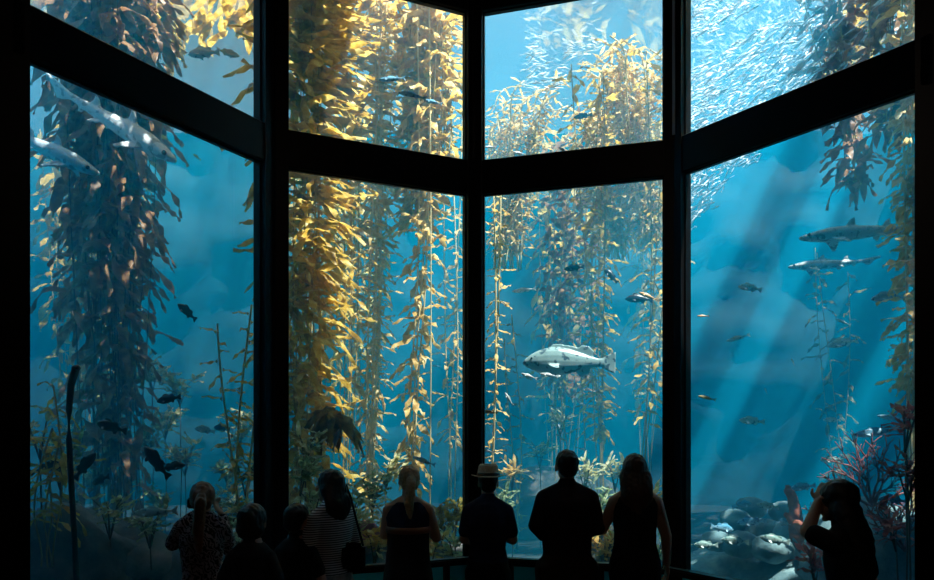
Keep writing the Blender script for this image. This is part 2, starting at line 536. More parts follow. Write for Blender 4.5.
def kelp(label, px0, px1, d, z0=.2, z1=7.7, stipes=3, spacing=.12, L=.4, W=.085, spread=.15, drift=(.15, 0, -.0), m=None, ms=None,
         lo=0., grow=1.0, droop=1.0, seed=0, sway=.10, rows=8, bulb=True, rad=.007, over=None, group='giant kelp plants in the tank', d1=None, thin_low=0.):
    rnd = random.Random(seed * 13 + 5)
    d1 = d if d1 is None else d1
    b = V(((px0 - CX) / FPX * d, d, z0)); tp = V(((px1 - CX) / FPX * d1, d1, z1))
    root = empty('giant_kelp', b); tag(root, label, 'kelp', group)
    sb = bmesh.new(); lf = Strip()
    dr = V(drift)
    for k in range(stipes):
        off0 = V((rnd.uniform(-1, 1), rnd.uniform(-1, 1), 0)) * spread * .5
        off1 = V((rnd.uniform(-1, 1), rnd.uniform(-1, 1), 0)) * spread
        pts = stipe_path(V((0, 0, 0)) + off0, tp - b + off1 + V((0, 0, rnd.uniform(-.5, 0) if k else 0)), rnd, sway, over=V(over) if over else None)
        add_tube(sb, pts, rad * (1.35 if m is M_KPALE else 1), 5)
        # walk along
        acc = 0.; tot = sum((q - p).length for p, q in zip(pts, pts[1:]))
        run = 0.; ang = rnd.uniform(0, 6)
        for p, q in zip(pts, pts[1:]):
            seg = (q - p).length
            while acc < seg:
                t = (run + acc) / tot
                c = p.lerp(q, acc / seg)
                if t >= lo and rnd.random() > thin_low * (1 - t):
                    ang += 2.4 + rnd.uniform(-.5, .5)
                    g = 1 + (grow - 1) * t
                    dd = V((math.cos(ang), math.sin(ang), rnd.uniform(-.7, .6)))
                    s = g * rnd.uniform(.6, 1.15)
                    tip = c + dd.normalized() * .035
                    if bulb:
                        lf.bulb(c + dd.normalized() * .025, .012)
                    lf.blade(tip, dd, L * s * .98, W * 1.10 * s ** .5, droop * (1.6 - t) * rnd.uniform(.5, 1.5), dr * t ** 1.5, rnd, rows=rows)
                acc += .74 * spacing * rnd.uniform(.6, 1.4) / (1 + (grow - 1) * t)
            acc -= seg; run += seg
    link('stipe', bm_mesh(sb), ms or (M_STIPEP if m is M_KPALE else M_STIPE), root)
    link('foliage', lf.mesh(), [m or M_KGOLD, M_BULB], root)
    return root

G = M_KGOLD; P_ = M_KPALE; B_ = M_KBROWN; O_ = M_KOLIVE
# centre-left window, thick golden stand
kelp('thick golden kelp hugging the post, edge of the centre-left windows', 299, 298, 7.25, stipes=5, spacing=.125, L=.45, W=.09, spread=.15, drift=(.35, 0, .25), grow=1.35, droop=.6, seed=1)
kelp('tall golden kelp with broad blades streaming rightward behind the upper centre-left window', 323, 326, 7.5, stipes=5, spacing=.125, L=.47, W=.09, spread=.18, drift=(1.1, 0, .2), grow=1.5, droop=.7, seed=2, thin_low=.5)
kelp('golden kelp with sparse lower blades next to the thick stand', 341, 350, 7.9, stipes=4, spacing=.14, L=.36, W=.075, spread=.2, drift=(1.1, 0, .3), grow=1.7, droop=.6, seed=3, thin_low=1.1, m=G)
kelp('slender pale kelp of several bare stems, centre of the centre-left window', 372, 376, 8.0, stipes=4, spacing=.12, L=.22, W=.045, spread=.13, drift=(.05, 0, -.3), grow=1.2, seed=4, m=P_, thin_low=.3)
kelp('hazy cream kelp close behind the slender bare-stemmed one', 366, 368, 8.8, stipes=5, spacing=.11, L=.24, W=.055, spread=.20, drift=(.05, 0, -.3), grow=1.2, seed=31, m=P_, lo=.12, thin_low=.2)
kelp('pale kelp hanging loosely above the blond woman', 411, 422, 7.7, z0=1.3, stipes=3, spacing=.11, L=.31, W=.085, spread=.10, drift=(.1, 0, -.3), grow=1.15, seed=5, m=P_, thin_low=.2)
kelp('thin single kelp stem beside the loose pale kelp', 430, 431, 7.5, stipes=1, spacing=.5, L=.12, W=.03, spread=.02, seed=6, m=P_, sway=.02, rad=.005)
kelp('hazy distant kelp close to the central post', 450, 452, 9.5, stipes=3, spacing=.15, L=.26, W=.06, spread=.2, seed=7, m=P_, lo=.2)
kelp('amber kelp mass in the far corner of the upper centre-left window', 418, 420, 8.2, z0=4.5, z1=7.7, stipes=9, spacing=.10, L=.36, W=.075, spread=.42, drift=(.7, 0, .2), grow=1.3, droop=.6, seed=8, m=G)
kelp('amber kelp streaming toward the central post', 446, 444, 7.7, z0=4.7, z1=7.4, stipes=4, spacing=.12, L=.36, W=.08, spread=.25, drift=(.9, 0, .3), droop=.5, seed=9, m=G)
# centre-right window
kelp('narrow pale kelp at the central post behind the hat wearer', 489, 491, 7.3, z0=.4, z1=4.7, stipes=2, spacing=.11, L=.15, W=.042, spread=.05, sway=.05, seed=10, m=P_, drift=(.05, 0, -.2))
kelp('cream kelp plume in the upper centre-right window by the central post', 508, 512, 9.4, z0=4.2, z1=6.9, stipes=20, spacing=.075, L=.24, W=.038, spread=.40, seed=11, m=P_, lo=.1, over=(.2, 0, -.1), drift=(.1, 0, -.2))
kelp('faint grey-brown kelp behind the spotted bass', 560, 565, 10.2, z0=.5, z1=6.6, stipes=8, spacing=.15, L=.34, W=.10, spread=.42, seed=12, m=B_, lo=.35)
kelp('golden kelp column passing the tail of the spotted bass', 598, 604, 8.3, z0=.5, z1=6.4, stipes=5, spacing=.12, L=.26, W=.065, spread=.26, seed=13, m=G, drift=(0, 0, -.25), lo=.22)
kelp('ragged golden kelp near the wide post of the centre-right window', 640, 646, 7.8, z0=.5, z1=6.4, stipes=3, spacing=.14, L=.26, W=.06, spread=.2, seed=14, m=G, drift=(.05, 0, -.3), lo=.25)
kelp('cream-gold kelp heap filling the upper centre-right window', 615, 610, 9.2, z0=4.3, z1=6.65, stipes=24, spacing=.075, L=.25, W=.040, spread=.46, seed=15, m=P_, lo=.1, drift=(-.1, 0, -.2), over=(-.15, 0, -.1))
kelp('tallest cream-gold kelp against the wide post, upper centre-right window', 652, 645, 8.6, z0=4.3, z1=6.95, stipes=20, spacing=.075, L=.27, W=.042, spread=.36, seed=16, m=P_, lo=.1, drift=(-.15, 0, -.2), over=(-.2, 0, -.1))
kelp('thin low kelp rising behind the broad man', 578, 580, 8.6, z0=.3, z1=3.0, stipes=2, spacing=.13, L=.18, W=.05, spread=.1, seed=17, m=O_)
kelp('thin low kelp left of the broad man', 520, 522, 8.8, z0=.3, z1=3.4, stipes=2, spacing=.14, L=.16, W=.05, spread=.12, seed=18, m=O_)
# left window
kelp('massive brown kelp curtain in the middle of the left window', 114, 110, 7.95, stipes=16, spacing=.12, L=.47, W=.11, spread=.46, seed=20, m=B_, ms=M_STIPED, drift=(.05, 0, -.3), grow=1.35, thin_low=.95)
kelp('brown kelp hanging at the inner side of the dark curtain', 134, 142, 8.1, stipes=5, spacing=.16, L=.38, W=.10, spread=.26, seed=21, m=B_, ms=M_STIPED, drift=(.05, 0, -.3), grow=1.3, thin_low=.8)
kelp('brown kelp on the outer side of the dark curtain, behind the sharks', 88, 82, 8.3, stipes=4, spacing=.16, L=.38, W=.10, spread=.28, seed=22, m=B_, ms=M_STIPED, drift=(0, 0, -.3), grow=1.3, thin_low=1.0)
kelp('gold-brown kelp crown behind the upper left window', 118, 122, 8.4, z0=5.0, stipes=10, spacing=.12, L=.38, W=.085, spread=.5, seed=23, m=G, drift=(.3, 0, 0), grow=1.3)
kelp('sunlit kelp strands beside the post in the left window', 246, 248, 5.75, z0=.3, z1=3.0, stipes=3, spacing=.09, L=.16, W=.045, spread=.07, seed=24, m=P_)
kelp('short golden-green kelp bush behind the bare stalk', 42, 38, 5.3, z0=.8, z1=2.25, stipes=4, spacing=.09, L=.28, W=.05, spread=.16, seed=25, m=G, lo=.3, drift=(.3, 0, .1))
# right window
kelp('golden kelp strip along the outer edge of the right window', 912, 914, 6.0, z0=.5, z1=7.5, stipes=6, spacing=.09, L=.24, W=.075, spread=.10, seed=26, m=P_, drift=(-.15, 0, -.3), lo=.26, sway=.03)
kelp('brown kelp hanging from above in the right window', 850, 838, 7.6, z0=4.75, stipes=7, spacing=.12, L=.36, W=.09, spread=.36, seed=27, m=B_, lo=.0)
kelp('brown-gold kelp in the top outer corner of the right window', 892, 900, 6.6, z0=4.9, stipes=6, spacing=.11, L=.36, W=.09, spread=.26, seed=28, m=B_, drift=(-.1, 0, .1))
kelp('dim green kelp far behind the right window', 838, 842, 11.0, z0=.5, z1=5.0, stipes=3, spacing=.22, L=.3, W=.08, spread=.25, seed=29, m=O_)
# hazy far stand at the back of the tank
FAR = [(-5.6, 10.4, 'hazy far kelp behind the dark curtain'), (-2.0, 10.6, 'hazy far kelp behind the slender bare-stemmed kelp'),
       (1.7, 12.0, 'hazy far kelp far behind the spotted bass'), (3.4, 12.2, 'hazy far kelp behind the wide post'), (-3.0, 12.4, 'hazy far kelp behind the thick golden stand'), (-6.9, 11.6, 'hazy far kelp at the outer side of the left window')]
far0 = None
for i, (x, y, lab) in enumerate(FAR):
    if far0 is None:
        far0 = kelp(lab, CX + x / y * FPX, CX + x / y * FPX, y, z0=.3, z1=7.6, stipes=6, spacing=.2, L=.40, W=.10, spread=.45, seed=60, m=G, lo=.3, thin_low=.7, grow=1.4, group='hazy kelp at the back of the tank')
    else:
        c = copy_tree(far0); c.location = (x, y, .3); c.rotation_euler = (0, 0, i * .9); c.scale = (1, 1, .94 + .02 * (i % 4)); c['label'] = lab

# kelp mats added at the surface, out of view, to shade the water
def mat_line(label, p0, p1, w, n, seed):
    """an added line of kelp blades from p0 to p1 that blocks sun"""
    rnd = random.Random(seed); lf = Strip()
    p0, p1 = V((*p0, 0)), V((*p1, 0)); c = (p0 + p1) / 2; t = (p1 - p0).normalized(); u = V((-t.y, t.x, 0)); L = (p1 - p0).length
    for k in range(n):
        a = rnd.uniform(-.5, .5) * L
        p = t * a + u * rnd.uniform(-.5, .5) * w * (1 + .25 * noise.noise(V((a * 1.5, seed, 0)))) + V((0, 0, rnd.uniform(-.10, .02)))
        dd = (t * rnd.choice((-1, 1)) + u * rnd.uniform(-.5, .5))
        lf.blade(p, dd, rnd.uniform(.4, .7), .15, .02, V((0, 0, 0)), rnd, rows=5, ruffle=.08)
    o = link('kelp_shade_mat', lf.mesh(), M_KGOLD); o.location = (c.x, c.y, ZW - .12)
    tag(o, label, 'kelp', 'kelp mats added to shade the water')
def mat_at(px, py, w, label, seed, d0=5.7, d1=10.3, dens=32):
    """where an added mat is put so that its shadow band falls through the water seen along px, py from the middle of the hall"""
    v = V(((px - CX) / FPX, 1, (HY - py) / FPX)); s = SUNV
    out = []
    for a in (d0, d1):
        b = (ZW - EYE - v.z * a) / -s.z
        out.append((v.x * a - s.x * b, v.y * a - s.y * b))
    L = math.hypot(out[0][0] - out[1][0], out[0][1] - out[1][1])
    mat_line(label, out[0], out[1], w, int(L * w * dens), seed)
mat_at(742, 280, .55, 'long kelp mat added to cast the slanting shade in the right window', 51, d1=12.0, dens=60)
mat_at(812, 280, .34, 'second added kelp shade mat outward of the long shading mat', 52, d1=12.0, dens=45)
mat_at(846, 280, .30, 'third added kelp shade mat outward of the long shading mat', 53, d1=12.0, dens=45)
mat_at(884, 280, .42, 'fourth added kelp shade mat outward of the long shading mat', 59, d1=12.0, dens=45)
mat_at(965, 280, .5, 'broad kelp mat added for shade along the outer side of the right window', 60, d1=12.0, dens=45)
mat_at(215, 230, 1.5, 'loose kelp mat added to shade the left window', 62, d1=11.0, dens=34)
mat_at(236, 230, .26, 'narrow kelp mat added for shade over the left window', 54)
mat_at(200, 230, .30, 'narrow kelp mat added for shade left of the one over the left window', 61)
mat_at(160, 230, .3, 'thin kelp mat added for shade beside the dark curtain', 55)
mat_at(470, 300, .9, 'loose kelp mat added for shade left of the central post', 63, d0=8.2, d1=9.4, dens=20)
mat_at(525, 280, 1.3, 'loose kelp mat added for shade right of the central post', 64, d0=7.3, d1=9.0, dens=18)
mat_at(40, 450, 1.7, 'broad kelp mat added for shade over the dark curtain', 56, d1=11.5)

# low leafy seaweed
def bush(label, p, n, L, W, m, seed, up=.8, droop=.4, name='leafy_seaweed', group='low leafy seaweed on the reef', cat='seaweed', tall=.5, drift=(0, 0, 0)):
    rnd = random.Random(seed)
    root = empty(name, p); tag(root, label, cat, group)
    lf = Strip(); sb = bmesh.new()
    for k in range(max(4, n // 9)):
        a = rnd.uniform(0, 2 * PI); h = tall * rnd.uniform(.5, 1.1)
        q = V((math.cos(a) * tall * .5, math.sin(a) * tall * .5, h))
        add_tube(sb, [(0, 0, -.1), q * .5 + V((0, 0, .05)), q], [.008, .006, .004], 5)
        for j in range(9):
            t = rnd.uniform(.15, 1)
            c = q * t
            dd = V((rnd.uniform(-1, 1), rnd.uniform(-1, 1), rnd.uniform(-.2, 1) * up))
            lf.blade(c, dd, L * rnd.uniform(.5, 1.2), W * rnd.uniform(.6, 1.2), droop, V(drift), rnd, rows=6, ruffle=.25)
    if p[2] > .4 and droop < 1.5: add_tube(sb, [(0, 0, .2 - p[2]), (.02, 0, (.2 - p[2]) * .5), (0, 0, 0)], .008, 5)
    link('stem', bm_mesh(sb), M_STIPED, root)
    link('leaves', lf.mesh(), m, root)
    return root

# ------------------------------------------------------------------ rocks
def rock(label, p, r, m, seed, name='boulder', group='reef boulders', cat='rock', rough=.28, sub=4):
    bm = bmesh.new(); bmesh.ops.create_icosphere(bm, subdivisions=sub, radius=1)
    for v in bm.verts:
        q = v.co * 1.4 + V((seed * 3.1, seed * 1.7, 0))
        k = 1 + rough * noise.noise(q) + rough * .4 * noise.noise(q * 2.7) + rough * .15 * noise.noise(q * 7)
        v.co = V((v.co.x * r[0], v.co.y * r[1], v.co.z * r[2])) * k
    o = link(name, bm_mesh(bm), m); o.location = p; o.rotation_euler = (0, 0, seed * 1.3)
    tag(o, label, cat, group)
    return o
def on_floor(px, d, z): return V(((px - CX) / FPX * d, d, z))

rock('pale leafy boulder in front of the striped-top woman', on_floor(352, 6.6, .35), (.45, .4, .40), M_ROCK, 1)
rock('pink crusted rock beside the blond woman', on_floor(366, 6.45, .85), (.13, .12, .16), M_ROCKP, 2)
rock('low rock behind the blond woman', on_floor(405, 6.9, .35), (.55, .45, .40), M_ROCK, 3)
rock('low rock between the blond woman and the hat wearer', on_floor(452, 7.1, .30), (.40, .4, .42), M_ROCK, 4)
rock('pale rock between the broad man and the long-haired woman', on_floor(605, 6.9, .35), (.40, .4, .50), M_ROCK, 5)
rock('rock beside the wide post behind the long-haired woman', on_floor(650, 6.8, .35), (.36, .4, .40), M_ROCK, 6)
rock('dark reef block at the foot of the bare stalk', on_floor(62, 5.9, .6), (.75, .5, .62), M_ROCK, 7)
rock('dark reef block beneath the brown kelp curtain', on_floor(120, 6.1, .5), (.6, .5, .55), M_ROCK, 8)
rock('sunken reef block behind the patterned-jacket visitor', on_floor(205, 6.4, .35), (.6, .5, .50), M_ROCK, 9)
rock('far reef mound behind the centre-right window', on_floor(560, 10.5, .6), (1.2, .8, .7), M_ROCK, 10)

bo = [(716, 541, 6.6, .14, 'small round boulder at the bottom inner corner of the right window'), (742, 545, 6.4, .16, 'round boulder low in the right window'),
      (772, 549, 6.2, .17, 'round boulder below the pale boulders'), (735, 520, 7.2, .15, 'pale boulder at the end of the boulder pile'), (765, 531, 7.0, .17, 'boulder in the middle of the pile'),
      (790, 535, 6.8, .18, 'boulder beside the red sponge column'), (752, 508, 7.6, .15, 'boulder on the back of the pile'), (785, 512, 7.5, .16, 'boulder left behind the red sponge column'),
      (812, 545, 6.3, .16, 'boulder behind the raised elbow'), (876, 560, 6.0, .2, 'boulder behind the back of the woman with the raised arm')]
for i, (px, py, d, r, lab) in enumerate(bo):
    p = at(px, py, d)
    rock(lab, p, (r * 1.15, r, r * .8), M_ROCKB, 20 + i, rough=.18, sub=3, group='round boulders in the right window')
    if p.z - r > .5:
        pass
rock('broad reef shelf under the round boulders', on_floor(765, 6.9, .15), (1.25, .95, .58), M_ROCKB, 40)
rock('reef ledge behind the woman with the raised arm', on_floor(872, 6.0, .3), (.75, .6, .92), M_ROCKB, 41)
rock('rock under the red sponges', on_floor(804, 6.35, .25), (.26, .26, .52), M_ROCKB, 42)

# seaweed
rw = random.Random(3)
def lab_weed(where): return where
wl = [(352, 500, 6.5, 'pale seaweed tuft just behind the striped-top woman'), (362, 520, 6.35, 'pale seaweed tuft at the handrail by the striped-top woman'), (375, 540, 6.2, 'pale seaweed tuft low beside the black skirt'),
      (372, 490, 6.8, 'pale seaweed bush left of the blond woman, level with her elbow'), (385, 470, 7.4, 'pale seaweed bush behind the blond woman'), (388, 515, 6.6, 'pale seaweed hidden mostly by the blond woman'),
      (430, 545, 6.4, 'low seaweed between black skirt and handrail post'), (442, 520, 6.9, 'olive seaweed left of the central post'), (455, 512, 7.2, 'olive seaweed nearest the central post'),
      (456, 545, 6.5, 'pale seaweed at the foot of the central post'), (345, 545, 6.2, 'pale seaweed behind the handbag'), (300, 470, 6.2, 'leafy seaweed above the smaller boy'), (312, 500, 6.2, 'leafy seaweed between the boy and the striped-top woman'),
      (305, 445, 6.6, 'leafy seaweed high beside the post')]
for i, (px, py, d, lab) in enumerate(wl):
    bush(lab, at(px, py, d) - V((0, 0, .15)), 40, .20, .06, (M_WEED, M_WEED, M_KPALE, M_WEEDG)[i % 4] if i not in (7, 8) else O_, 100 + i, tall=.28)
wl = [(588, 530, 6.6, 'pale seaweed right of the broad man'), (598, 500, 6.9, 'seaweed at the elbow of the broad man'), (604, 545, 6.4, 'pale seaweed above the rail between man and long-haired woman'), (585, 470, 7.4, 'green seaweed behind the shoulder of the broad man'),
      (655, 545, 6.3, 'seaweed tuft between long-haired woman and wide post'), (652, 500, 6.8, 'seaweed above the hip of the long-haired woman'), (615, 470, 7.6, 'green seaweed by the head of the long-haired woman'), (500, 500, 7.6, 'green seaweed right of the hat'), (512, 470, 8.0, 'faint seaweed right of the straw hat'), (560, 420, 8.8, 'distant seaweed above the broad man'), (540, 450, 9.0, 'distant seaweed left of the head of the broad man')]
for i, (px, py, d, lab) in enumerate(wl):
    bush(lab, at(px, py, d) - V((0, 0, .15)), 36, .20, .05, (M_WEED, M_WEEDG, M_KPALE)[i % 3], 130 + i, tall=.28)
wl = [(60, 460, 5.6, 'dim seaweed right of the bare stalk base'), (110, 510, 5.6, 'dim seaweed low under the kelp curtain'), (150, 520, 5.8, 'dim seaweed at the raised elbow'), (40, 430, 5.6, 'dim seaweed at the outer edge of the left window'), (225, 520, 5.6, 'seaweed beside the patterned jacket back'), (240, 540, 5.5, 'seaweed above the girl'), (246, 470, 5.9, 'seaweed on the post side, above the girl')]
for i, (px, py, d, lab) in enumerate(wl):
    bush(lab, at(px, py, d) - V((0, 0, .15)), 44, .15, .05, (M_WEEDG, M_WEED)[i % 2], 160 + i, tall=.30)
wl = [(95, 400, 'above the dark fish before the curtain'), (120, 378, 'at the back of the kelp curtain foot'), (152, 372, 'right of the kelp curtain, topmost'), (165, 420, 'below the lone dark round fish'), (142, 440, 'between the dark fishes and the curtain'), (180, 385, 'over the lone dark round fish'), (75, 440, 'left of the kelp curtain foot'),
      (50, 452, 'behind the bare stalk'), (110, 455, 'behind the low dark fish'), (185, 455, 'above the patterned-jacket head'), (228, 470, 'left of the post at head height'), (238, 430, 'left of the post, high'), (215, 500, 'behind the patterned-jacket shoulder'), (160, 500, 'behind the raised elbow'), (240, 505, 'left of the post above the girl'), (90, 480, 'low behind the reef block')]
for i, (px, py, lab) in enumerate(wl):
    bush('sparkling far seaweed ' + lab, at(px, py, 9.2 + .25 * (i % 4)) - V((0, 0, .2)), 60, .22, .075, (M_WEED, M_WEEDG, M_WEED)[i % 3], 220 + i, tall=.42)
wl = [(905, 420, 5.0, 'red seaweed at the outer edge of the right window'), (908, 470, 4.9, 'red seaweed below the outer edge kelp'), (896, 520, 5.2, 'red seaweed behind the dark shoulder'), (815, 560, 5.6, 'reddish seaweed below the sponge column')]
for i, (px, py, d, lab) in enumerate(wl):
    bush(lab, at(px, py, d) - V((0, 0, .15)), 36, .16, .05, M_REDALGA, 190 + i, tall=.25)
# drooping dark frond in front
bush('dark drooping kelp frond above the striped-top woman', at(333, 418, 6.9), 44, .50, .115, M_KDARK, 210, up=.4, droop=1.7, tall=.12, name='kelp_frond', group='kelp fronds', cat='kelp', drift=(.1, 0, 0))

# bare stalk
bm = bmesh.new()
pts = [at(70 + a, y, 4.75 + 0 * y) for a, y in ((6, 368), (1, 385), (-1, 410), (-1, 440), (1, 480), (4, 530), (7, 590), (8, 640))]
pts[-1].z = max(pts[-1].z, .2)
add_tube(bm, [p - pts[-1] for p in pts], [.027, .024, .021, .020, .020, .020, .021, .024], 10)
add_ell(bm, pts[0] - pts[-1], (.030, .030, .022))
o = link('bare_stalk', bm_mesh(bm), M_BARE); o.location = pts[-1]
tag(o, 'bare dark curved kelp stalk standing close behind the left window', 'stalk')

# red gorgonian and sponge
def fan(label, p, h, seed, m, n0=6):
    rnd = random.Random(seed)
    bm = bmesh.new()
    def grow(q, a, L, r, lev):
        pts = [q]; c = q
        for k in range(4):
            a += rnd.uniform(-.18, .18)
            c = c + V((math.sin(a), rnd.uniform(-.12, .12), math.cos(a))) * L / 4
            pts.append(c)
        add_tube(bm, pts, [r * (1 - .12 * k) for k in range(5)], 5)
        if lev > 0:
            for s in (-1, 1):
                grow(c, a + s * rnd.uniform(.2, .55), L * rnd.uniform(.6, .9), r * .72, lev - 1)
            grow(pts[2], a + rnd.choice((-1, 1)) * rnd.uniform(.4, .8), L * .6, r * .6, lev - 1)
    for k in range(n0):
        grow(V((0, 0, -.05)), (k - (n0 - 1) / 2) * .42, h * .36, .016, 3)
    o = link('sea_fan', bm_mesh(bm), m); o.location = p
    tag(o, label, 'coral', 'red sea fans')
fan('red branching sea fan above the woman with the raised arm', at(872, 500, 5.9), .62, 1, M_CORAL)
fan('smaller red sea fan at the outer edge of the right window', at(905, 545, 5.5), .5, 2, M_CORAL, 5)
fan('small red sea fan beside the sponge column', at(826, 520, 6.3), .3, 3, M_CORAL, 4)
def sponge(label, p, h, r, seed):
    bm = bmesh.new(); rnd = random.Random(seed)
    n = 22
    for x0, hh, rr in ((0, h, r), (-.35 * r, h * .55, r * .7), (.9 * r, h * .38, r * .75)):
        rings = []
        for i in range(n):
            t = i / (n - 1); w = rr * (1.05 - .30 * t) * (1 if t < .93 else .6)
            rings.append([V((x0 + w * math.cos(2 * PI * k / 18) * (1 + .5 * noise.noise(V((math.cos(2 * PI * k / 18) * 1.5, t * 7, seed + math.sin(2 * PI * k / 18) * 1.5)))) - .10 * t * t, w * math.sin(2 * PI * k / 18) * (1 + .5 * noise.noise(V((math.cos(2 * PI * k / 18) * 1.5, t * 7, seed + math.sin(2 * PI * k / 18) * 1.5)))), hh * t)) for k in range(18)])
        add_rings(bm, rings)
    o = link('sponge', remesh(bm_mesh(bm), .012, 1), M_SPONGE); o.location = p
    tag(o, label, 'sponge', 'red sponges')
p = at(798, 545, 6.4); sponge('tall red sponge column left of the raised elbow', p, .58, .062, 1)
p = at(808, 552, 6.2); sponge('short red sponge beside the tall column', p, .3, .07, 2)

# ------------------------------------------------------------------ fish
def fish_mesh(L, prof, fins, vox, seg=16, bend=0., smooth=2):
    """prof: (t, zc, half height, half width) from snout t=0 to tail root t=1; x runs forward. fins: outlines in (t, z) with thickness, or side fins"""
    bm = bmesh.new()
    rings = []
    for t, zc, hh, hw in prof:
        x = L * (.5 - t)
        rings.append([V((x, hw * L * math.cos(2 * PI * k / seg), (zc + hh * math.sin(2 * PI * k / seg)) * L)) for k in range(seg)])
    add_rings(bm, rings)
    for f in fins:
        if f[0] == 'v':
            pts, th = f[1], f[2] * L
            a = [bm.verts.new((L * (.5 - t), th, z * L)) for t, z in pts]; b = [bm.verts.new((L * (.5 - t), -th, z * L)) for t, z in pts]
        else:   # paired fin, swept out and down
            pts, th, t0, z0, y0, tilt = f[1], f[2] * L, f[3], f[4], f[5], f[6]
            for s in (1, -1):
                a, b = [], []
                for u, w in pts:      # u backwards along body, w outwards
                    x = L * (.5 - t0 - u); y = s * (y0 + w * math.cos(tilt)) * L; z = (z0 - w * math.sin(tilt)) * L
                    a.append(bm.verts.new((x, y, z + th))); b.append(bm.verts.new((x, y, z - th)))
                n = len(a); bm.faces.new(a); bm.faces.new(b[::-1])
                for i in range(n): bm.faces.new((a[i], a[(i + 1) % n], b[(i + 1) % n], b[i]))
            continue
        n = len(a); bm.faces.new(a); bm.faces.new(b[::-1])
        for i in range(n): bm.faces.new((a[i], a[(i + 1) % n], b[(i + 1) % n], b[i]))
    me = bm_mesh(bm)
    if vox: me = remesh(me, vox * L, smooth)
    if bend:
        for v in me.vertices:
            u = v.co.x / L
            v.co.y += bend * L * math.sin((u + .1) * 3.2) * (.5 - u) * .8
    return me

def eye_mesh(r):
    bm = bmesh.new(); bmesh.ops.create_uvsphere(bm, u_segments=10, v_segments=8, radius=r)
    return bm_mesh(bm)
M_EYE = simple('fish eye', (.01, .01, .01), .15)

shark_prof = [(0, .0, .008, .010), (.02, 0, .018, .026), (.06, .0, .028, .042), (.12, .002, .040, .052), (.22, .004, .056, .058), (.32, .004, .058, .056), (.45, .002, .050, .046),
              (.58, .002, .038, .034), (.68, .002, .028, .024), (.76, .004, .022, .017), (.85, .010, .017, .012), (.93, .018, .011, .007), (1., .026, .005, .004)]
shark_fins = [('v', [(.33, .045), (.365, .10), (.40, .122), (.415, .115), (.41, .075), (.435, .048)], .006), ('v', [(.60, .03), (.63, .075), (.665, .09), (.665, .06), (.685, .028)], .005),
              ('v', [(.69, -.018), (.72, -.05), (.74, -.045), (.74, -.018)], .005),
              ('v', [(.78, .018), (.90, .042), (1.0, .056), (1.02, .048), (.965, .015), (.93, -.005), (.89, -.045), (.85, -.035), (.80, -.012)], .005),
              ('s', [(0, 0), (.05, .06), (.10, .125), (.125, .13), (.125, .06), (.11, 0)], .006, .19, -.025, .030, .55),
              ('s', [(0, 0), (.03, .045), (.07, .065), (.075, .03), (.07, 0)], .005, .53, -.025, .018, .55)]
SH = []
for k, bend in enumerate((.06, -.05, .03, -.03)):
    SH.append(fish_mesh(1.0, shark_prof, shark_fins, .0075, bend=bend))
M_SHARK = fish_mat('leopard shark skin', (.78, .86, .90), (.90, .93, .95), (.40, .46, .50), 24, (-.03, .02), .56)
M_SHARKD = fish_mat('dark shark skin', (.50, .62, .70), (.85, .90, .92), (.34, .42, .48), 20, (-.03, .01), .58)

bass_prof = [(0, -.02, .012, .012), (.03, -.015, .045, .035), (.09, -.005, .085, .06), (.17, .0, .125, .078), (.28, .005, .155, .085), (.40, .005, .160, .082), (.52, .003, .140, .07), (.64, .0, .105, .05),
             (.75, 0, .070, .032), (.85, 0, .050, .020), (.93, 0, .048, .012)]
bass_fins = [('v', [(.28, .14), (.33, .20), (.40, .205), (.55, .185), (.62, .165), (.66, .195), (.74, .185), (.80, .13), (.79, .05), (.5, .10)], .007), ('v', [(.60, -.09), (.64, -.16), (.71, -.18), (.76, -.12), (.77, -.05)], .007),
             ('v', [(.88, .045), (.96, .095), (1.04, .125), (1.045, 0), (1.04, -.125), (.96, -.095), (.88, -.045)], .006),
             ('s', [(0, 0), (.03, .05), (.09, .10), (.14, .09), (.13, .03), (.06, 0)], .006, .28, -.03, .07, .6), ('s', [(0, 0), (.04, .05), (.10, .08), (.11, .03), (.06, 0)], .006, .33, -.125, .03, 1.0)]
BASS = fish_mesh(1.0, bass_prof, bass_fins, .009)
M_BASS = fish_mat('giant bass skin', (.24, .38, .38), (.44, .58, .58), (.06, .11, .14), 17, (-.14, .05), .585)

rock_prof = [(0, -.01, .012, .010), (.04, -.008, .045, .032), (.10, 0, .085, .055), (.20, .005, .13, .070), (.32, .008, .148, .072), (.45, .006, .140, .062), (.58, .003, .112, .046), (.70, 0, .076, .030), (.80, 0, .050, .019), (.88, 0, .044, .012)]
rock_fins = [('v', [(.24, .13), (.28, .20), (.36, .215), (.46, .195), (.54, .15), (.60, .18), (.70, .16), (.74, .06), (.5, .08)], .008), ('v', [(.56, -.09), (.61, -.165), (.69, -.15), (.72, -.05)], .008),
             ('v', [(.84, .04), (.93, .10), (1.0, .12), (.985, 0), (1.0, -.12), (.93, -.10), (.84, -.04)], .008),
             ('s', [(0, 0), (.03, .06), (.10, .13), (.15, .11), (.13, .03), (.06, 0)], .008, .26, -.04, .06, .6)]
ROCKF = [fish_mesh(1.0, rock_prof, rock_fins, .012, bend=b) for b in (0, .08)]
slim_prof = [(0, 0, .008, .008), (.04, 0, .030, .024), (.12, 0, .058, .042), (.25, 0, .085, .052), (.40, 0, .088, .05), (.55, 0, .072, .038), (.70, 0, .048, .024), (.82, 0, .028, .014), (.90, 0, .022, .009)]
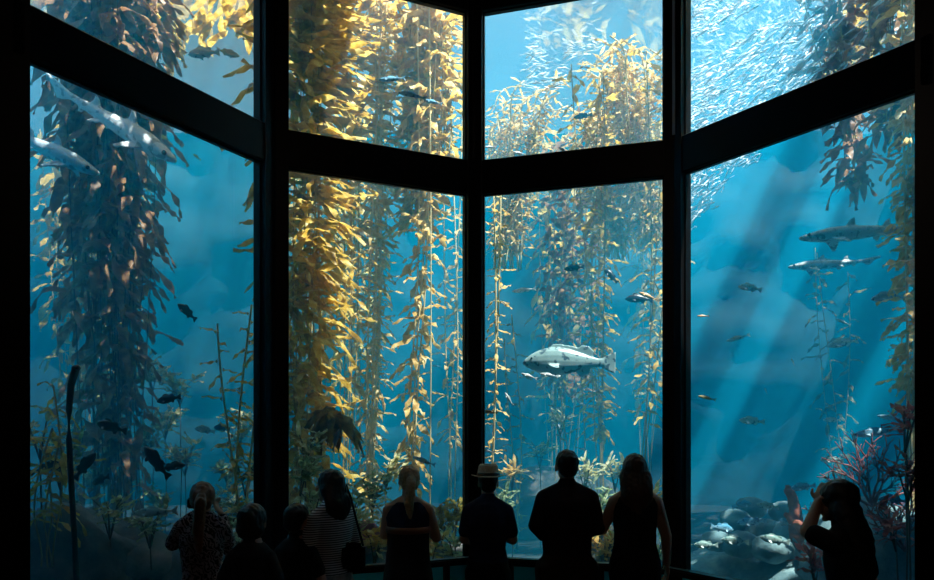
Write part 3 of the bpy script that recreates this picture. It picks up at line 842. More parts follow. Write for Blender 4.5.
slim_fins = [('v', [(.30, .07), (.36, .12), (.50, .115), (.62, .07), (.6, .04)], .008), ('v', [(.58, -.05), (.63, -.10), (.72, -.06), (.73, -.02)], .008),
             ('v', [(.86, .02), (.94, .075), (1.02, .11), (.965, 0), (1.02, -.11), (.94, -.075), (.86, -.02)], .008), ('s', [(0, 0), (.04, .05), (.10, .08), (.10, .02), (.05, 0)], .008, .24, -.02, .045, .6)]
SLIM = [fish_mesh(1.0, slim_prof, slim_fins, .012, bend=b) for b in (0, .12)]

FM = {
 'shark': M_SHARK, 'dshark': M_SHARKD, 'rshark': fish_mat('pale leopard shark skin', (.42, .54, .57), (.60, .70, .72), (.22, .32, .36), 24, (-.03, .02), .56), 'bass': M_BASS,
 'dark': fish_mat('blue-black fish skin', (.010, .013, .022), (.02, .028, .045), None, 1, (-.1, .1)),
 'blue': fish_mat('blue fish skin', (.10, .38, .60), (.40, .62, .72), (.05, .16, .28), 12, (-.1, .1), .60),
 'pale': fish_mat('pale fish skin', (.45, .52, .52), (.85, .88, .86), (.25, .3, .3), 14, (-.1, .1), .62),
 'orange': fish_mat('orange fish skin', (.65, .28, .06), (.85, .55, .25), None, 1, (-.1, .1)),
 'yellow': fish_mat('yellow fish skin', (.62, .52, .10), (.85, .8, .4), None, 1, (-.1, .1)),
 'white': fish_mat('silver white fish skin', (.85, .88, .9), (.95, .95, .95), None, 1, (-.1, .1), rough=.25),
 'green': fish_mat('sea green fish skin', (.30, .50, .48), (.70, .85, .80), (.12, .25, .25), 10, (-.1, .1), .60),
}
_mesh_cache = {}
def fish(name, me, mk, px, py, d, L, ang, turn, label, group, roll=0., eyes=True, eye_at=(.42, .05, .02)):
    """ang: heading in the picture plane in degrees (0 right, 90 up); turn: degrees away from the viewer"""
    key = (me.name, mk)
    if key not in _mesh_cache:
        mm = me.copy(); mm.materials.clear(); mm.materials.append(FM[mk]); _mesh_cache[key] = mm
    o = link(name, _mesh_cache[key])
    a, t = math.radians(ang), math.radians(turn)
    f = V((math.cos(a) * math.cos(t), math.sin(t), math.sin(a) * math.cos(t)))
    up = V((0, 0, 1)) if abs(f.z) < .9 else V((1, 0, 0))
    y = up.cross(f).normalized(); z = f.cross(y)
    R = Matrix((f, y, z)).transposed() @ Matrix.Rotation(roll, 3, 'X')
    o.matrix_world = Matrix.Translation(at(px, py, d)) @ R.to_4x4() @ Matrix.Diagonal((L, L, L, 1))
    tag(o, label, 'shark' if 'shark' in name else 'fish', group)
    if eyes:
        for s in (1, -1):
            k = 'eye%d' % s + me.name
            if k not in _mesh_cache:
                _mesh_cache[k] = eye_mesh(.013); _mesh_cache[k].materials.append(M_EYE)
            e = link('eye', _mesh_cache[k], parent=o); e.location = (eye_at[0], s * eye_at[1], eye_at[2])
    return o

GS = 'leopard sharks'; se = (.44, .036, .012)
fish('leopard_shark', SH[0], 'shark', 112, 122, 6.7, 1.78, -33, -12, 'spotted shark with long tail diving above the other shark, left window', GS, roll=.12, eye_at=se)
fish('leopard_shark', SH[1], 'dshark', 44, 148, 6.6, 1.5, -27, -14, 'darker shark entering from the outer edge of the left window', GS, roll=.12, eye_at=se)
fish('leopard_shark', SH[2], 'rshark', 868, 232, 6.3, 1.26, 184, 6, 'pale spotted shark cruising level in the right window', GS, eye_at=se)
fish('leopard_shark', SH[3], 'rshark', 833, 264, 8.2, 1.05, 182, 10, 'faint second shark below the pale spotted one', GS, eye_at=se)
fish('giant_sea_bass', BASS, 'bass', 567, 362, 6.9, .92, 178, 8, 'big pale bass with dark spots behind the centre-right window', 'large bass', eye_at=(.40, .058, .03))

GF = 'reef fish behind the windows'
def rf(mk, px, py, d, L, ang, turn, label, kind=0, name='rockfish'): fish(name, ROCKF[kind], mk, px, py, d, L, ang, turn, label, GF, eye_at=(.41, .05, .035))
def sf(mk, px, py, d, L, ang, turn, label, kind=0, name='slim_fish'): fish(name, SLIM[kind], mk, px, py, d, L, ang, turn, label, GF, eye_at=(.43, .03, .012))
# left window
rf('dark', 187, 312, 5.8, .24, 140, 10, 'small dark fish alone in open water, left window')
rf('dark', 169, 399, 5.6, .24, 190, 12, 'dark round fish facing the kelp curtain')
rf('dark', 111, 427, 5.4, .30, 165, 15, 'dark fish in front of the kelp curtain', 1)
rf('dark', 156, 462, 5.3, .34, 130, 10, 'largest dark fish, nose up behind the raised elbow', 1)
rf('dark', 172, 467, 5.6, .22, 10, 20, 'dark fish touching the largest dark one, facing the post')
rf('dark', 85, 466, 5.3, .26, 60, 20, 'dark fish low beside the bare stalk')
rf('dark', 48, 468, 5.4, .26, 20, 30, 'dark fish at the outer bottom of the left window')
rf('dark', 100, 480, 5.6, .24, 200, 30, 'dim dark fish resting on the reef block', 1)
sf('green', 155, 512, 5.4, .42, 185, 10, 'long sea-green fish beside the raised elbow')
sf('green', 70, 500, 5.6, .3, 170, 10, 'sea-green fish by the base of the bare stalk')
rf('green', 205, 430, 7.6, .26, 170, 10, 'hazy fish above the patterned-jacket visitor')
rf('dark', 222, 428, 7.0, .22, 175, 20, 'hazy dark fish near the post, left window')
sf('green', 228, 446, 6.6, .26, 180, 10, 'sea-green fish below the hazy dark one')
rf('pale', 204, 53, 6.8, .36, 178, 10, 'pale fish in the upper left window')
rf('pale', 228, 53, 7.4, .25, 0, 30, 'blue-grey fish trailing the pale fish, upper left window', 1)
sf('white', 250, 86, 6.2, .14, 60, 30, 'white fish beside the post, upper left window')
sf('yellow', 197, 157, 6.0, .12, 140, 20, 'tiny yellow fish under the left beam')
# centre-left
sf('blue', 412, 95, 6.6, .30, 165, 10, 'blue fish with dark eye in the upper centre-left window', 1)
sf('blue', 433, 102, 6.9, .22, 160, 15, 'smaller blue fish behind the first blue one')
sf('blue', 392, 79, 6.8, .30, 175, 15, 'blue fish half under the golden blades')
sf('blue', 311, 115, 6.0, .10, 80, 40, 'tiny blue fish among the thick golden kelp')
sf('blue', 424, 461, 6.8, .26, 160, 10, 'blue fish above the shoulder of the blond woman')
rf('dark', 336, 440, 6.6, .26, 80, 30, 'dark fish nose-up inside the drooping frond')
sf('blue', 436, 366, 9.0, .14, 170, 20, 'small far fish right of the loose pale kelp')
# centre-right
rf('dark', 574, 268, 7.2, .22, 185, 10, 'dark fish above the spotted bass')
rf('dark', 611, 276, 7.4, .22, 130, 15, 'dark fish nose-up beside the golden kelp column')
rf('dark', 639, 299, 7.2, .30, 175, 15, 'dark fish close to the wide post, centre-right window', 1)
sf('orange', 648, 296, 6.6, .20, 155, 10, 'pale orange fish close to the wide post')
sf('pale', 529, 376, 6.6, .17, 160, 10, 'small curved pale fish under the jaw of the bass', 1)
sf('pale', 549, 375, 6.7, .19, 170, 10, 'small pale fish under the belly of the bass', 1)
sf('pale', 509, 399, 6.8, .17, 120, 20, 'small pale fish steering upward by the central post')
sf('orange', 489, 412, 6.4, .18, 172, 10, 'orange fish at the edge of the central post')
sf('white', 559, 426, 7.2, .09, 90, 60, 'tiny white fish under the bass')
sf('pale', 488, 451, 6.8, .14, 170, 10, 'pale fish above the straw hat')
sf('pale', 524, 290, 7.6, .28, 185, 10, 'faint slender fish in blue open water left of the bass')
rf('blue', 583, 116, 7.2, .20, 185, 10, 'teal fish in front of the cream kelp heap')
sf('white', 563, 150, 6.5, .12, 140, 20, 'white fish at the beam under the school')
sf('white', 490, 147, 6.8, .13, 170, 20, 'white fish at the lower corner by the central post')
sf('white', 519, 153, 6.8, .14, 160, 20, 'white fish below the cream plume')
# right
rf('green', 750, 288, 7.4, .26, 165, 20, 'greenish fish high in open water, right window', 1)
sf('green', 738, 338, 7.8, .28, 195, 10, 'slender green fish below the greenish one')
rf('green', 843, 343, 8.0, .34, 190, 20, 'broad green fish in the middle of the right window', 1)
sf('green', 843, 322, 8.4, .20, 150, 20, 'small fish just above the broad green one')
sf('orange', 703, 316, 6.2, .11, 178, 10, 'tiny orange fish near the wide post, right window')
sf('yellow', 707, 398, 6.0, .16, 165, 10, 'tiny yellow fish near the wide post')
rf('green', 752, 421, 6.8, .25, 175, 20, 'green fish alone below the middle of the right window')
sf('green', 793, 362, 7.6, .12, 90, 40, 'tiny fish pointing up in the blue beam')
sf('green', 766, 391, 7.6, .10, 90, 40, 'tiny fish beside the blue beam')
rf('blue', 888, 297, 6.4, .30, 185, 15, 'blue fish beside the outer edge kelp', 1)
sf('blue', 877, 432, 6.0, .42, 188, 10, 'large blue fish over the red sea fan')
sf('blue', 893, 418, 6.4, .28, 170, 15, 'blue fish above the larger blue one')
rf('green', 832, 460, 6.8, .22, 180, 20, 'green fish over the raised hand')
rf('green', 832, 420, 8.5, .2, 180, 20, 'far green fish above the raised hand')
rf('blue', 803, 487, 6.5, .24, 190, 15, 'blue fish above the red sponge column')
rf('blue', 893, 500, 5.4, .22, 175, 15, 'blue-green fish behind the dark hair')
rf('blue', 893, 535, 5.3, .26, 170, 15, 'bright blue fish behind the dark back')
for i, (px, py, d, L, an, lab) in enumerate([(722, 528, 6.3, .26, -10, 'blue fish resting before the boulder pile'), (735, 541, 6.1, .25, 175, 'blue fish lowest by the boulder pile'), (752, 522, 6.5, .28, 185, 'blue fish hovering over the boulder pile'), (775, 540, 6.0, .26, 170, 'blue fish among the round boulders'),
                                         (785, 522, 6.4, .24, 5, 'blue fish over the far end of the boulder pile'), (706, 545, 6.2, .22, 180, 'blue fish beside the wide post, bottom of right window'), (742, 505, 6.8, .24, 10, 'topmost blue fish over the boulder pile'), (768, 506, 6.8, .22, 172, 'second topmost blue fish over the boulder pile')]):
    rf('green' if i % 2 else 'blue', px, py, d, L, an, 15, lab, i % 2)

# sardines: 300 nearest as single fish, the rest of the shoal as one
sard_prof = [(0, 0, .012, .010), (.08, 0, .05, .032), (.25, 0, .085, .045), (.45, 0, .085, .042), (.65, 0, .055, .026), (.82, 0, .022, .010)]
SARD = fish_mesh(1.0, sard_prof, [('v', [(.78, .02), (.98, .10), (.92, 0), (.98, -.10), (.78, -.02)], .006), ('v', [(.36, .07), (.42, .13), (.50, .075)], .006)], 0, seg=8)
M_SARD = fish_mat('silver sardine skin', (.75, .80, .84), (.98, .98, .98), None, 1, (.0, .06), rough=.35, metal=.0)
SARD.materials.append(M_SARD)
def sard_R(ang, turn, roll):
    a, t = math.radians(ang), math.radians(turn)
    f = V((math.cos(a) * math.cos(t), math.sin(t), math.sin(a) * math.cos(t)))
    y = V((0, 0, 1)).cross(f)
    if y.length < .05: y = V((0, 1, 0))
    y.normalize(); z = f.cross(y)
    return Matrix((f, y, z)).transposed() @ Matrix.Rotation(roll, 3, 'X')
def school():
    rnd = random.Random(21)
    S = {'a': [], 'b': [], 'c': []}
    while len(S['a']) < 4200:          # upper right window
        px, py = rnd.uniform(672, 905), rnd.uniform(-30, 165)
        u, v = (px - 690) / 220, py / 130
        edge = 150 - .66 * (px - 690)           # lower boundary of the shoal
        if py > edge + 24 and px > 760: continue
        g = py - (44 - .55 * (px - 690))        # dark wedge
        if px < 800 and 0 < g < 22 and rnd.random() > .1: continue
        if px > 845 and py > 45: continue
        d = rnd.uniform(7.2, 12.5)
        ang = 38 + 14 * rnd.gauss(0, 1) + 22 * (u - .5)
        if rnd.random() < .5: ang += 0
        S['a'].append((px, py, d, rnd.uniform(.12, .17), ang, rnd.gauss(0, 30), rnd.gauss(0, 1.0)))
    while len(S['b']) < 210:           # upper centre-right window
        k = rnd.random()
        if k < .55: px, py = rnd.gauss(538, 7), rnd.gauss(66, 20)
        elif k < .8: px, py = 565 + rnd.uniform(0, 45), 0; py = 52 - .22 * (px - 565) + rnd.gauss(0, 5)
        else: px, py = rnd.gauss(556, 14), rnd.gauss(78, 16)
        S['b'].append((px, py, rnd.uniform(8.5, 12), rnd.uniform(.11, .15), 180 + rnd.gauss(10, 18), rnd.gauss(0, 30), rnd.gauss(0, 1.0)))
    while len(S['c']) < 330:           # top inner corner of the lower right window
        px, py = rnd.uniform(680, 735), rnd.uniform(155, 245)
        if (px - 690) / 42 + (py - 165) / 62 > 1 + rnd.gauss(0, .15): continue
        S['c'].append((px, py, rnd.uniform(7.5, 10), rnd.uniform(.11, .15), 45 + rnd.gauss(0, 20), rnd.gauss(0, 30), rnd.gauss(0, 1.0)))
    many_v, many_f = [], []
    sv = [v.co.copy() for v in SARD.vertices]; sf_ = [tuple(p.vertices) for p in SARD.polygons]
    labs = {'a': ('small silver sardine of the shoal crossing the upper right window', 210), 'b': ('small silver sardine of the shoal in the upper centre-right window', 50),
            'c': ('small silver sardine of the shoal at the top of the lower right window', 40)}
    gr = {'a': 'sardines in the upper right window', 'b': 'sardines in the upper centre-right window', 'c': 'sardines in the lower right window'}
    for k in 'abc':
        lst = sorted(S[k], key=lambda s: s[2] / s[3])
        lab, n = labs[k]
        for i, (px, py, d, L, ang, tu, ro) in enumerate(lst):
            M = Matrix.Translation(at(px, py, d)) @ sard_R(ang, tu, ro).to_4x4() @ Matrix.Diagonal((L, L, L, 1))
            if i < n:
                o = bpy.data.objects.new('sardine', SARD); COL.objects.link(o); o.matrix_world = M
                tag(o, lab, 'fish', gr[k])
            else:
                b = len(many_v)
                many_v += [tuple(M @ c) for c in sv]
                many_f += [tuple(j + b for j in f) for f in sf_]
    o = link('sardine_shoal', mesh_from(many_v, many_f), M_SARD)
    tag(o, 'rest of the dense glittering sardine shoal farther back behind the windows', 'fish', kind='stuff')
school()

# ------------------------------------------------------------------ people
M_SKIN = simple('skin', (.42, .24, .16), .5, spec=.3)
M_EYEW = simple('human eye', (.6, .6, .58), .2)
def cloth(name, c, var=.25, rough=.85): return simple(name, c, rough, spec=.15, var=var, scale=30)
def pattern_mat(name, kind, c0, c1, scale):
    m, nt, b, out = mat(name)
    tc = nt.nodes.new('ShaderNodeTexCoord')
    w = nt.nodes.new('ShaderNodeTexWave'); w.wave_type = 'BANDS'; w.bands_direction = 'Z'
    w.inputs['Scale'].default_value = scale
    if kind == 'zebra':
        w.bands_direction = 'DIAGONAL'; w.inputs['Distortion'].default_value = 14; w.inputs['Detail'].default_value = 2; w.inputs['Detail Scale'].default_value = 1.6
    nt.links.new(tc.outputs['Object'], w.inputs['Vector'])
    r = nt.nodes.new('ShaderNodeValToRGB'); e = r.color_ramp.elements
    e[0].position = .45; e[0].color = (*c0, 1); e[1].position = .58; e[1].color = (*c1, 1)
    nt.links.new(w.outputs['Fac'], r.inputs['Fac']); nt.links.new(r.outputs['Color'], b.inputs['Base Color'])
    b.inputs['Roughness'].default_value = .85; b.inputs['Specular IOR Level'].default_value = .15
    return m

def hand(bm, w, d, u, curl, thumb):
    """w wrist, d towards the knuckles, u across the palm (thumb on side thumb*u)"""
    d = d.normalized(); u = (u - d * u.dot(d)).normalized(); n = d.cross(u) * (-thumb)
    R = Matrix((u, d, n)).transposed()
    add_ell(bm, w + d * .05, (.040, .056, .016), R, 12)
    for k, (a, L) in enumerate(((-.030, .058), (-.010, .070), (.011, .076), (.031, .068))):
        r0 = w + d * .088 + u * a * thumb
        d1 = (d * math.cos(curl * .6) + n * math.sin(curl * .6) + u * a * thumb * 3).normalized()
        d2 = (d * math.cos(curl * 1.5) + n * math.sin(curl * 1.5) + u * a * thumb * 3).normalized()
        m = r0 + d1 * L * .5
        add_capsule(bm, r0 - d * .02, m, .0095, .0088, 8); add_capsule(bm, m, m + d2 * L * .5, .0088, .0075, 8)
    t0 = w + d * .03 + u * .034 * thumb
    t1 = t0 + (u * .7 * thumb + d * .7).normalized() * .036
    t2 = t1 + (u * .25 * thumb + d * .9 + n * .3).normalized() * .03
    add_capsule(bm, t0, t1, .013, .0105, 8); add_capsule(bm, t1, t2, .0105, .009, 8)

def ring(c, rx, ry, n=18, M=None):
    return [V(c) + V((rx * math.cos(2 * PI * k / n), ry * math.sin(2 * PI * k / n), 0)) for k in range(n)]

def person(label, px, d, head_top, yaw=0., sh=.175, hip=.165, girth=1., aR=None, aL=None, lean=0., raise_=0., head=(0, 0), hair='short', haircol=(.02, .013, .009),
           top=None, topcol=None, bottom=None, botcol=None, skin=None, feet=.09, child=False, hat=False, hairlen=.3, extra=None):
    x = (px - CX) / FPX * d
    H = EYE + (HY - head_top) / FPX * d
    if hat: H -= .045
    s = H / (1.72 if hair != 'none' else 1.70)
    root = empty('person', (x, d, 0), math.radians(yaw)); tag(root, label, 'person', 'visitors watching the tank')
    root.scale = (s, s, s)
    hs = 1.18 if child else 1.0
    def ln(p):
        p = V(p)
        if p.z > .9: p.y += lean * (p.z - .9); p.z -= .5 * lean * lean * (p.z - .9)
        return p
    shz = (1.385 if not child else 1.34) + raise_
    # joints
    J = {}
    for k, side in (('R', 1), ('L', -1)):
        J['sh' + k] = ln((side * (sh * .93 - .008), -.012, shz - .030))
        arm = aR if k == 'R' else aL
        if arm is None: arm = [(side * (sh + .05), -.03, 1.10), (side * (sh + .055), .05, .86)]
        J['el' + k] = ln(arm[0]); J['wr' + k] = ln(arm[1])
        J['hd' + k] = V(arm[2]) if len(arm) > 2 else None
        J['cu' + k] = arm[3] if len(arm) > 3 else .5
    def torso(bm, g, zlo=.80, zhi=1.46):
        prof = [(.78, hip * .98, .105, 0), (.88, hip, .118, -.012), (.96, hip * .95, .112, -.005), (1.05, hip * .82 * girth ** .5 if girth < 1.05 else hip * .98, .098 * girth, .0), (1.15, sh * .84 * girth ** .3, .104 * girth, .0),
                (1.26, sh * .93, .112 * girth, -.005), (1.34, sh * .95, .10, -.012), (1.39, sh * .80, .080, -.012), (1.425, sh * .55, .068, -.01), (1.46, .070, .060, -.005), (1.48, .055, .055, 0)]
        pr = [p for p in prof if zlo - 1e-6 <= p[0] <= zhi + 1e-6]
        rings = []
        for z, rx, ry, yo in pr:
            c = ln((0, yo, z))
            rings.append(ring(c, rx + g, ry + g))
        add_rings(bm, rings)
    # body
    bm = bmesh.new()
    torso(bm, 0)
    add_capsule(bm, ln((0, -.01, 1.40)), ln((0, .008, 1.53)), .060, .052)
    hp, hy = math.radians(head[1]), math.radians(head[0])
    HM = Matrix.Rotation(hy, 3, 'Z') @ Matrix.Rotation(hp, 3, 'X')
    hc = ln((0, .018, 1.585 if not child else 1.57))
    def hl(p): return hc + HM @ (V(p) * hs)
    def he(b, c, r, seg=16): add_ell(b, hl(c), tuple(q * hs for q in r), HM, seg)
    he(bm, (0, -.012, .020), (.076, .096, .092)); he(bm, (0, .03, -.05), (.056, .062, .062)); he(bm, (0, .074, -.094), (.024, .020, .018), 10)
    he(bm, (0, .074, .030), (.052, .020, .014), 10); he(bm, (0, .090, -.058), (.023, .011, .010), 10)
    add_capsule(bm, hl((0, .088, .016)), hl((0, .112, -.024)), .009, .014, 8)
    for sd in (1, -1): he(bm, (sd * .078, -.005, -.008), (.010, .021, .032), 10)
    for k, side in (('R', 1), ('L', -1)):
        A, E, W = J['sh' + k], J['el' + k], J['wr' + k]
        g = girth ** .5
        add_capsule(bm, ln((side * .05, -.012, shz + .04)), A, .046, .052 * g); add_capsule(bm, A, E, .053 * g, .040 * g); add_capsule(bm, E, W, .041 * g, .027)
        fd = (W - E).normalized()
        dirn = J['hd' + k] if J['hd' + k] is not None else fd
        across = V((0, 1, 0)) if abs(dirn.normalized().y) < .8 else V((-side, 0, .2))
        hand(bm, W, dirn, across, J['cu' + k], 1 if across.y > .5 else 1)
        hipj, kn, an = V((side * feet, 0, .84)), V((side * feet * 1.08, .015, .47)), V((side * feet * 1.1, -.02, .085))
        add_capsule(bm, hipj, kn, .088 * g, .056 * g); add_capsule(bm, kn + V((0, -.012, -.06)), an, .056 * g, .036)
        add_ell(bm, an + V((0, .045, -.045)), (.042, .125, .038)); add_ell(bm, an + V((0, .11, -.058)), (.046, .07, .026))
    link('body', remesh(bm_mesh(bm), .0068, 3), skin or M_SKIN, root)
    for sd in (1, -1):
        e = bmesh.new(); he(e, (sd * .031, .084, .004), (.012, .010, .011), 10); link('eye', bm_mesh(e), M_EYEW, root)
    # top
    if top:
        bm = bmesh.new()
        torso(bm, .014, zlo=.88 if top != 'crop' else .96, zhi=1.45 if top not in ('tank', 'crop') else 1.43)
        if top == 'crop':
            pass
        for k in 'RL':
            A, E, W = J['sh' + k], J['el' + k], J['wr' + k]; g = girth ** .5
            sd = 1 if k == 'R' else -1
            if top in ('short', 'long'): add_capsule(bm, ln((sd * .055, -.012, shz + .035)), A, .056, .063 * g)
            if top == 'short': add_capsule(bm, A, A.lerp(E, .72), .063 * g, .061 * g)
            elif top == 'long': add_capsule(bm, A, E, .063 * g, .056 * g); add_capsule(bm, E, E.lerp(W, .9), .056 * g, .042)
            elif top in ('tank', 'crop'): add_capsule(bm, A - V((0, 0, .05)) * 1, A * .96, .045, .045)
        if top in ('short', 'long'):
            add_capsule(bm, ln((0, -.01, 1.42)), ln((0, 0, 1.465)), .072, .066)
        tm = remesh(bm_mesh(bm), .010, 4)
        link('shirt', tm, topcol, root)
    # bottom
    if bottom:
        bm = bmesh.new()
        if bottom == 'skirt':
            rg = []
            for z, rx, ry in ((1.20, hip * .95, .122), (1.06, hip * .95, .125), (.95, hip * 1.0, .130), (.86, hip * 1.10, .145), (.70, hip * 1.18, .165), (.50, hip * 1.26, .18), (.30, hip * 1.36, .20), (.16, hip * 1.42, .21)):
                r0 = ring(ln((0, -.005, z)), rx + .012, ry, 40)
                am = .05 * max(0, (1.0 - z))
                c = ln((0, -.005, z))
                rg.append([c + (p - c) * (1 + am * math.sin(k * 2 * PI / 40 * 11 + z * 2)) for k, p in enumerate(r0)])
            add_rings(bm, rg); link('skirt', remesh(bm_mesh(bm), .011, 2), botcol, root)
        else:
            torso(bm, .016, zlo=.78, zhi=1.0)
            low = {'shorts': .42, 'trousers': 1.0, 'dress': 0}[bottom]
            for side in (1, -1):
                hipj, kn, an = V((side * feet, 0, .84)), V((side * feet * 1.08, .015, .47)), V((side * feet * 1.1, -.02, .085)); g = girth ** .5
                if bottom == 'trousers':
                    add_capsule(bm, hipj, kn, .103 * g, .074 * g); add_capsule(bm, kn, an + V((0, 0, .06)), .074 * g, .062)
                elif bottom == 'shorts':
                    add_capsule(bm, hipj, hipj.lerp(kn, .92), .108 * g, .092 * g)
            if bottom == 'dress':
                add_rings(bm, [ring((0, -.005, .95), hip + .014, .128), ring((0, -.005, .86), hip * 1.06 + .014, .135), ring((0, 0, .70), hip * 1.02, .13), ring((0, 0, .52), hip * .92, .12)])
            link('trousers' if bottom == 'trousers' else 'shorts' if bottom == 'shorts' else 'skirt', remesh(bm_mesh(bm), .011, 4), botcol, root)
        bm = None
    # shoes
    for side in (1, -1):
        an = V((side * feet * 1.1, -.02, .085)); b2 = bmesh.new()
        add_ell(b2, an + V((0, .045, -.042)), (.050, .135, .043)); add_ell(b2, an + V((0, .115, -.055)), (.053, .078, .030))
        m2 = remesh(bm_mesh(b2), .010, 2); link('shoe', m2, M_SHOE, root)
    # hair
    hm = simple('hair %s' % (haircol,), haircol, .45, spec=.4, var=.35, scale=60)
    bm = bmesh.new()
    if hair != 'none':
        if hair == 'short':
            he(bm, (0, -.022, .034), (.084, .100, .092)); he(bm, (0, -.055, -.02), (.070, .058, .060))
        elif hair == 'bob':
            he(bm, (0, -.018, .030), (.090, .106, .098)); he(bm, (0, -.04, -.03), (.092, .08, .075))
        else:
            he(bm, (0, -.018, .030), (.088, .105, .098))
            if hair == 'long':
                rg = []
                for t in range(12):
                    u = t / 11; z = .07 - (hairlen + .07) * u
                    wx = .060 + .048 * min(1, u * 4) + .010 * math.sin(u * 3.1) - .050 * max(0, u - .72) / .28
                    cz = hl((0, 0, 0)).z + z * hs
                    k = hl((0, -.030, 0)); kb = ln((0, -.085, max(.95, cz)))
                    u2 = min(1, max(0, (u - .15) / .5)); u2 = u2 * u2 * (3 - 2 * u2)
                    rg.append(ring((k.x * (1 - .5 * u2), k.y * (1 - u2) + kb.y * u2, cz), wx * hs, (.060 + .026 * min(1, u * 4) - .040 * u2) * hs, 20))
                add_rings(bm, rg)
            elif hair == 'ponytail':
                p0 = hl((0, -.105, .02)); p1 = hl((0, -.14, -.04)); p2 = ln((p0.x * .5, -.13, hc.z - hairlen * .6)); p3 = ln((p0.x * .5 + .01, -.135, hc.z - hairlen))
                he(bm, (0, -.05, -.03), (.072, .06, .06))
                add_capsule(bm, p0, p1, .032, .040, 10); add_capsule(bm, p1, p2, .040, .042, 10); add_capsule(bm, p2, p3, .042, .016, 10)
            elif hair == 'loose':
                he(bm, (0, -.055, -.06), (.085, .07, .09))
        me = remesh(bm_mesh(bm), .009, 2)
        for v in me.vertices:
            q = v.co
            v.co += v.normal * (.006 * noise.noise(V((q.x * 60, q.y * 60, q.z * 12))) + .004 * noise.noise(q * 40))
        link('hair', me, hm, root)
    if hat:
        b2 = bmesh.new()
        top_ = .118
        rg = []
        for z, r, w in ((.055, .150, 1), (.050, .152, 1), (.050, .10, 1), (.072, .094, 1)): pass
        prof = [(.046, .088), (.046, .150), (.052, .152), (.060, .100), (.10, .094), (.14, .086), (.158, .072), (.160, .045), (.150, .015)]
        rg = []
        for z, r in prof:
            rr = []
            for k in range(28):
                a = 2 * PI * k / 28
                zz = z + (.018 * abs(math.cos(a)) ** 2 if r > .14 else 0) - (.012 * math.cos(a) ** 2 * 0)
                rr.append(hl((r * .92 * math.cos(a), -.012 + r * 1.12 * math.sin(a), zz)))
            rg.append(rr)
        add_rings(b2, rg); h = link('hat', bm_mesh(b2), M_HAT, root)
        b3 = bmesh.new()
        add_rings(b3, [[hl((r * .92 * math.cos(2 * PI * k / 28), -.012 + r * 1.12 * math.sin(2 * PI * k / 28), z)) for k in range(28)] for z, r in ((.060, .101), (.061, .104), (.084, .101), (.085, .097))])
        link('hat_band', bm_mesh(b3), M_BAND, h)
    if extra: extra(root, ln, hl, J)
    return root

M_SHOE = simple('dark shoe', (.012, .012, .013), .6)
M_HAT = simple('woven straw hat', (.55, .42, .28), .8, var=.25, scale=60)
M_BAND = simple('dark hat band', (.03, .022, .018), .7)
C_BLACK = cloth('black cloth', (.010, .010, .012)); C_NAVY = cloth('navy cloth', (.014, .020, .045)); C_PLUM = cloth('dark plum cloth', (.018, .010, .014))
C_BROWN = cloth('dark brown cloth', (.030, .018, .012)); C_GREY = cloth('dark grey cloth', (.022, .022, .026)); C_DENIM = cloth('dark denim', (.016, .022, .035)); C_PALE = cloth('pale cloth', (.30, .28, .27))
C_ZEBRA = pattern_mat('black and white patterned cloth', 'zebra', (.012, .010, .012), (.30, .27, .29), 13)
C_STRIPE = pattern_mat('striped jersey', 'bands', (.08, .08, .09), (.62, .60, .62), 19)
M_BELT = simple('brown leather belt', (.16, .055, .025), .5)
M_PHONE = simple('black camera body', (.01, .01, .012), .4)

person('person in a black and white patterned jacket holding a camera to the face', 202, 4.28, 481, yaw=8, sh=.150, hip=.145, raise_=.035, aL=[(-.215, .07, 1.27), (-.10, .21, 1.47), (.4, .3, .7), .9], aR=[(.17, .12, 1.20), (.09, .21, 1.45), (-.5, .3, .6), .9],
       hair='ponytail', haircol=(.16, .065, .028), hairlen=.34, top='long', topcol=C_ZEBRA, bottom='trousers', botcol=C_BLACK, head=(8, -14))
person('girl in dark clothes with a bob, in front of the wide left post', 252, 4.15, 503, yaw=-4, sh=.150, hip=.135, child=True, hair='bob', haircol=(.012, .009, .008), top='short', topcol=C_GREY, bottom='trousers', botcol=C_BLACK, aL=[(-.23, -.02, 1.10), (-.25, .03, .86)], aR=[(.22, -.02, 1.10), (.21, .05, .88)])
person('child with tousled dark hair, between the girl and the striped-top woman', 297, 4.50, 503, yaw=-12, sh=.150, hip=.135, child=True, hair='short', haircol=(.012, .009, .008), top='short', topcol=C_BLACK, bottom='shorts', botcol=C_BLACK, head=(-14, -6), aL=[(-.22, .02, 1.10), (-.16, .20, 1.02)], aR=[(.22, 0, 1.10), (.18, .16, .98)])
person('woman in a pale striped top with long straight dark hair, turned sideways', 331, 4.62, 468, yaw=48, sh=.165, hip=.155, hair='long', haircol=(.008, .006, .006), hairlen=.24, top='short', topcol=C_STRIPE, bottom='shorts', botcol=C_PALE, head=(22, -4), aR=[(.215, .0, 1.10), (.15, .17, .95)], aL=[(-.22, .02, 1.10), (-.16, .18, .96)])

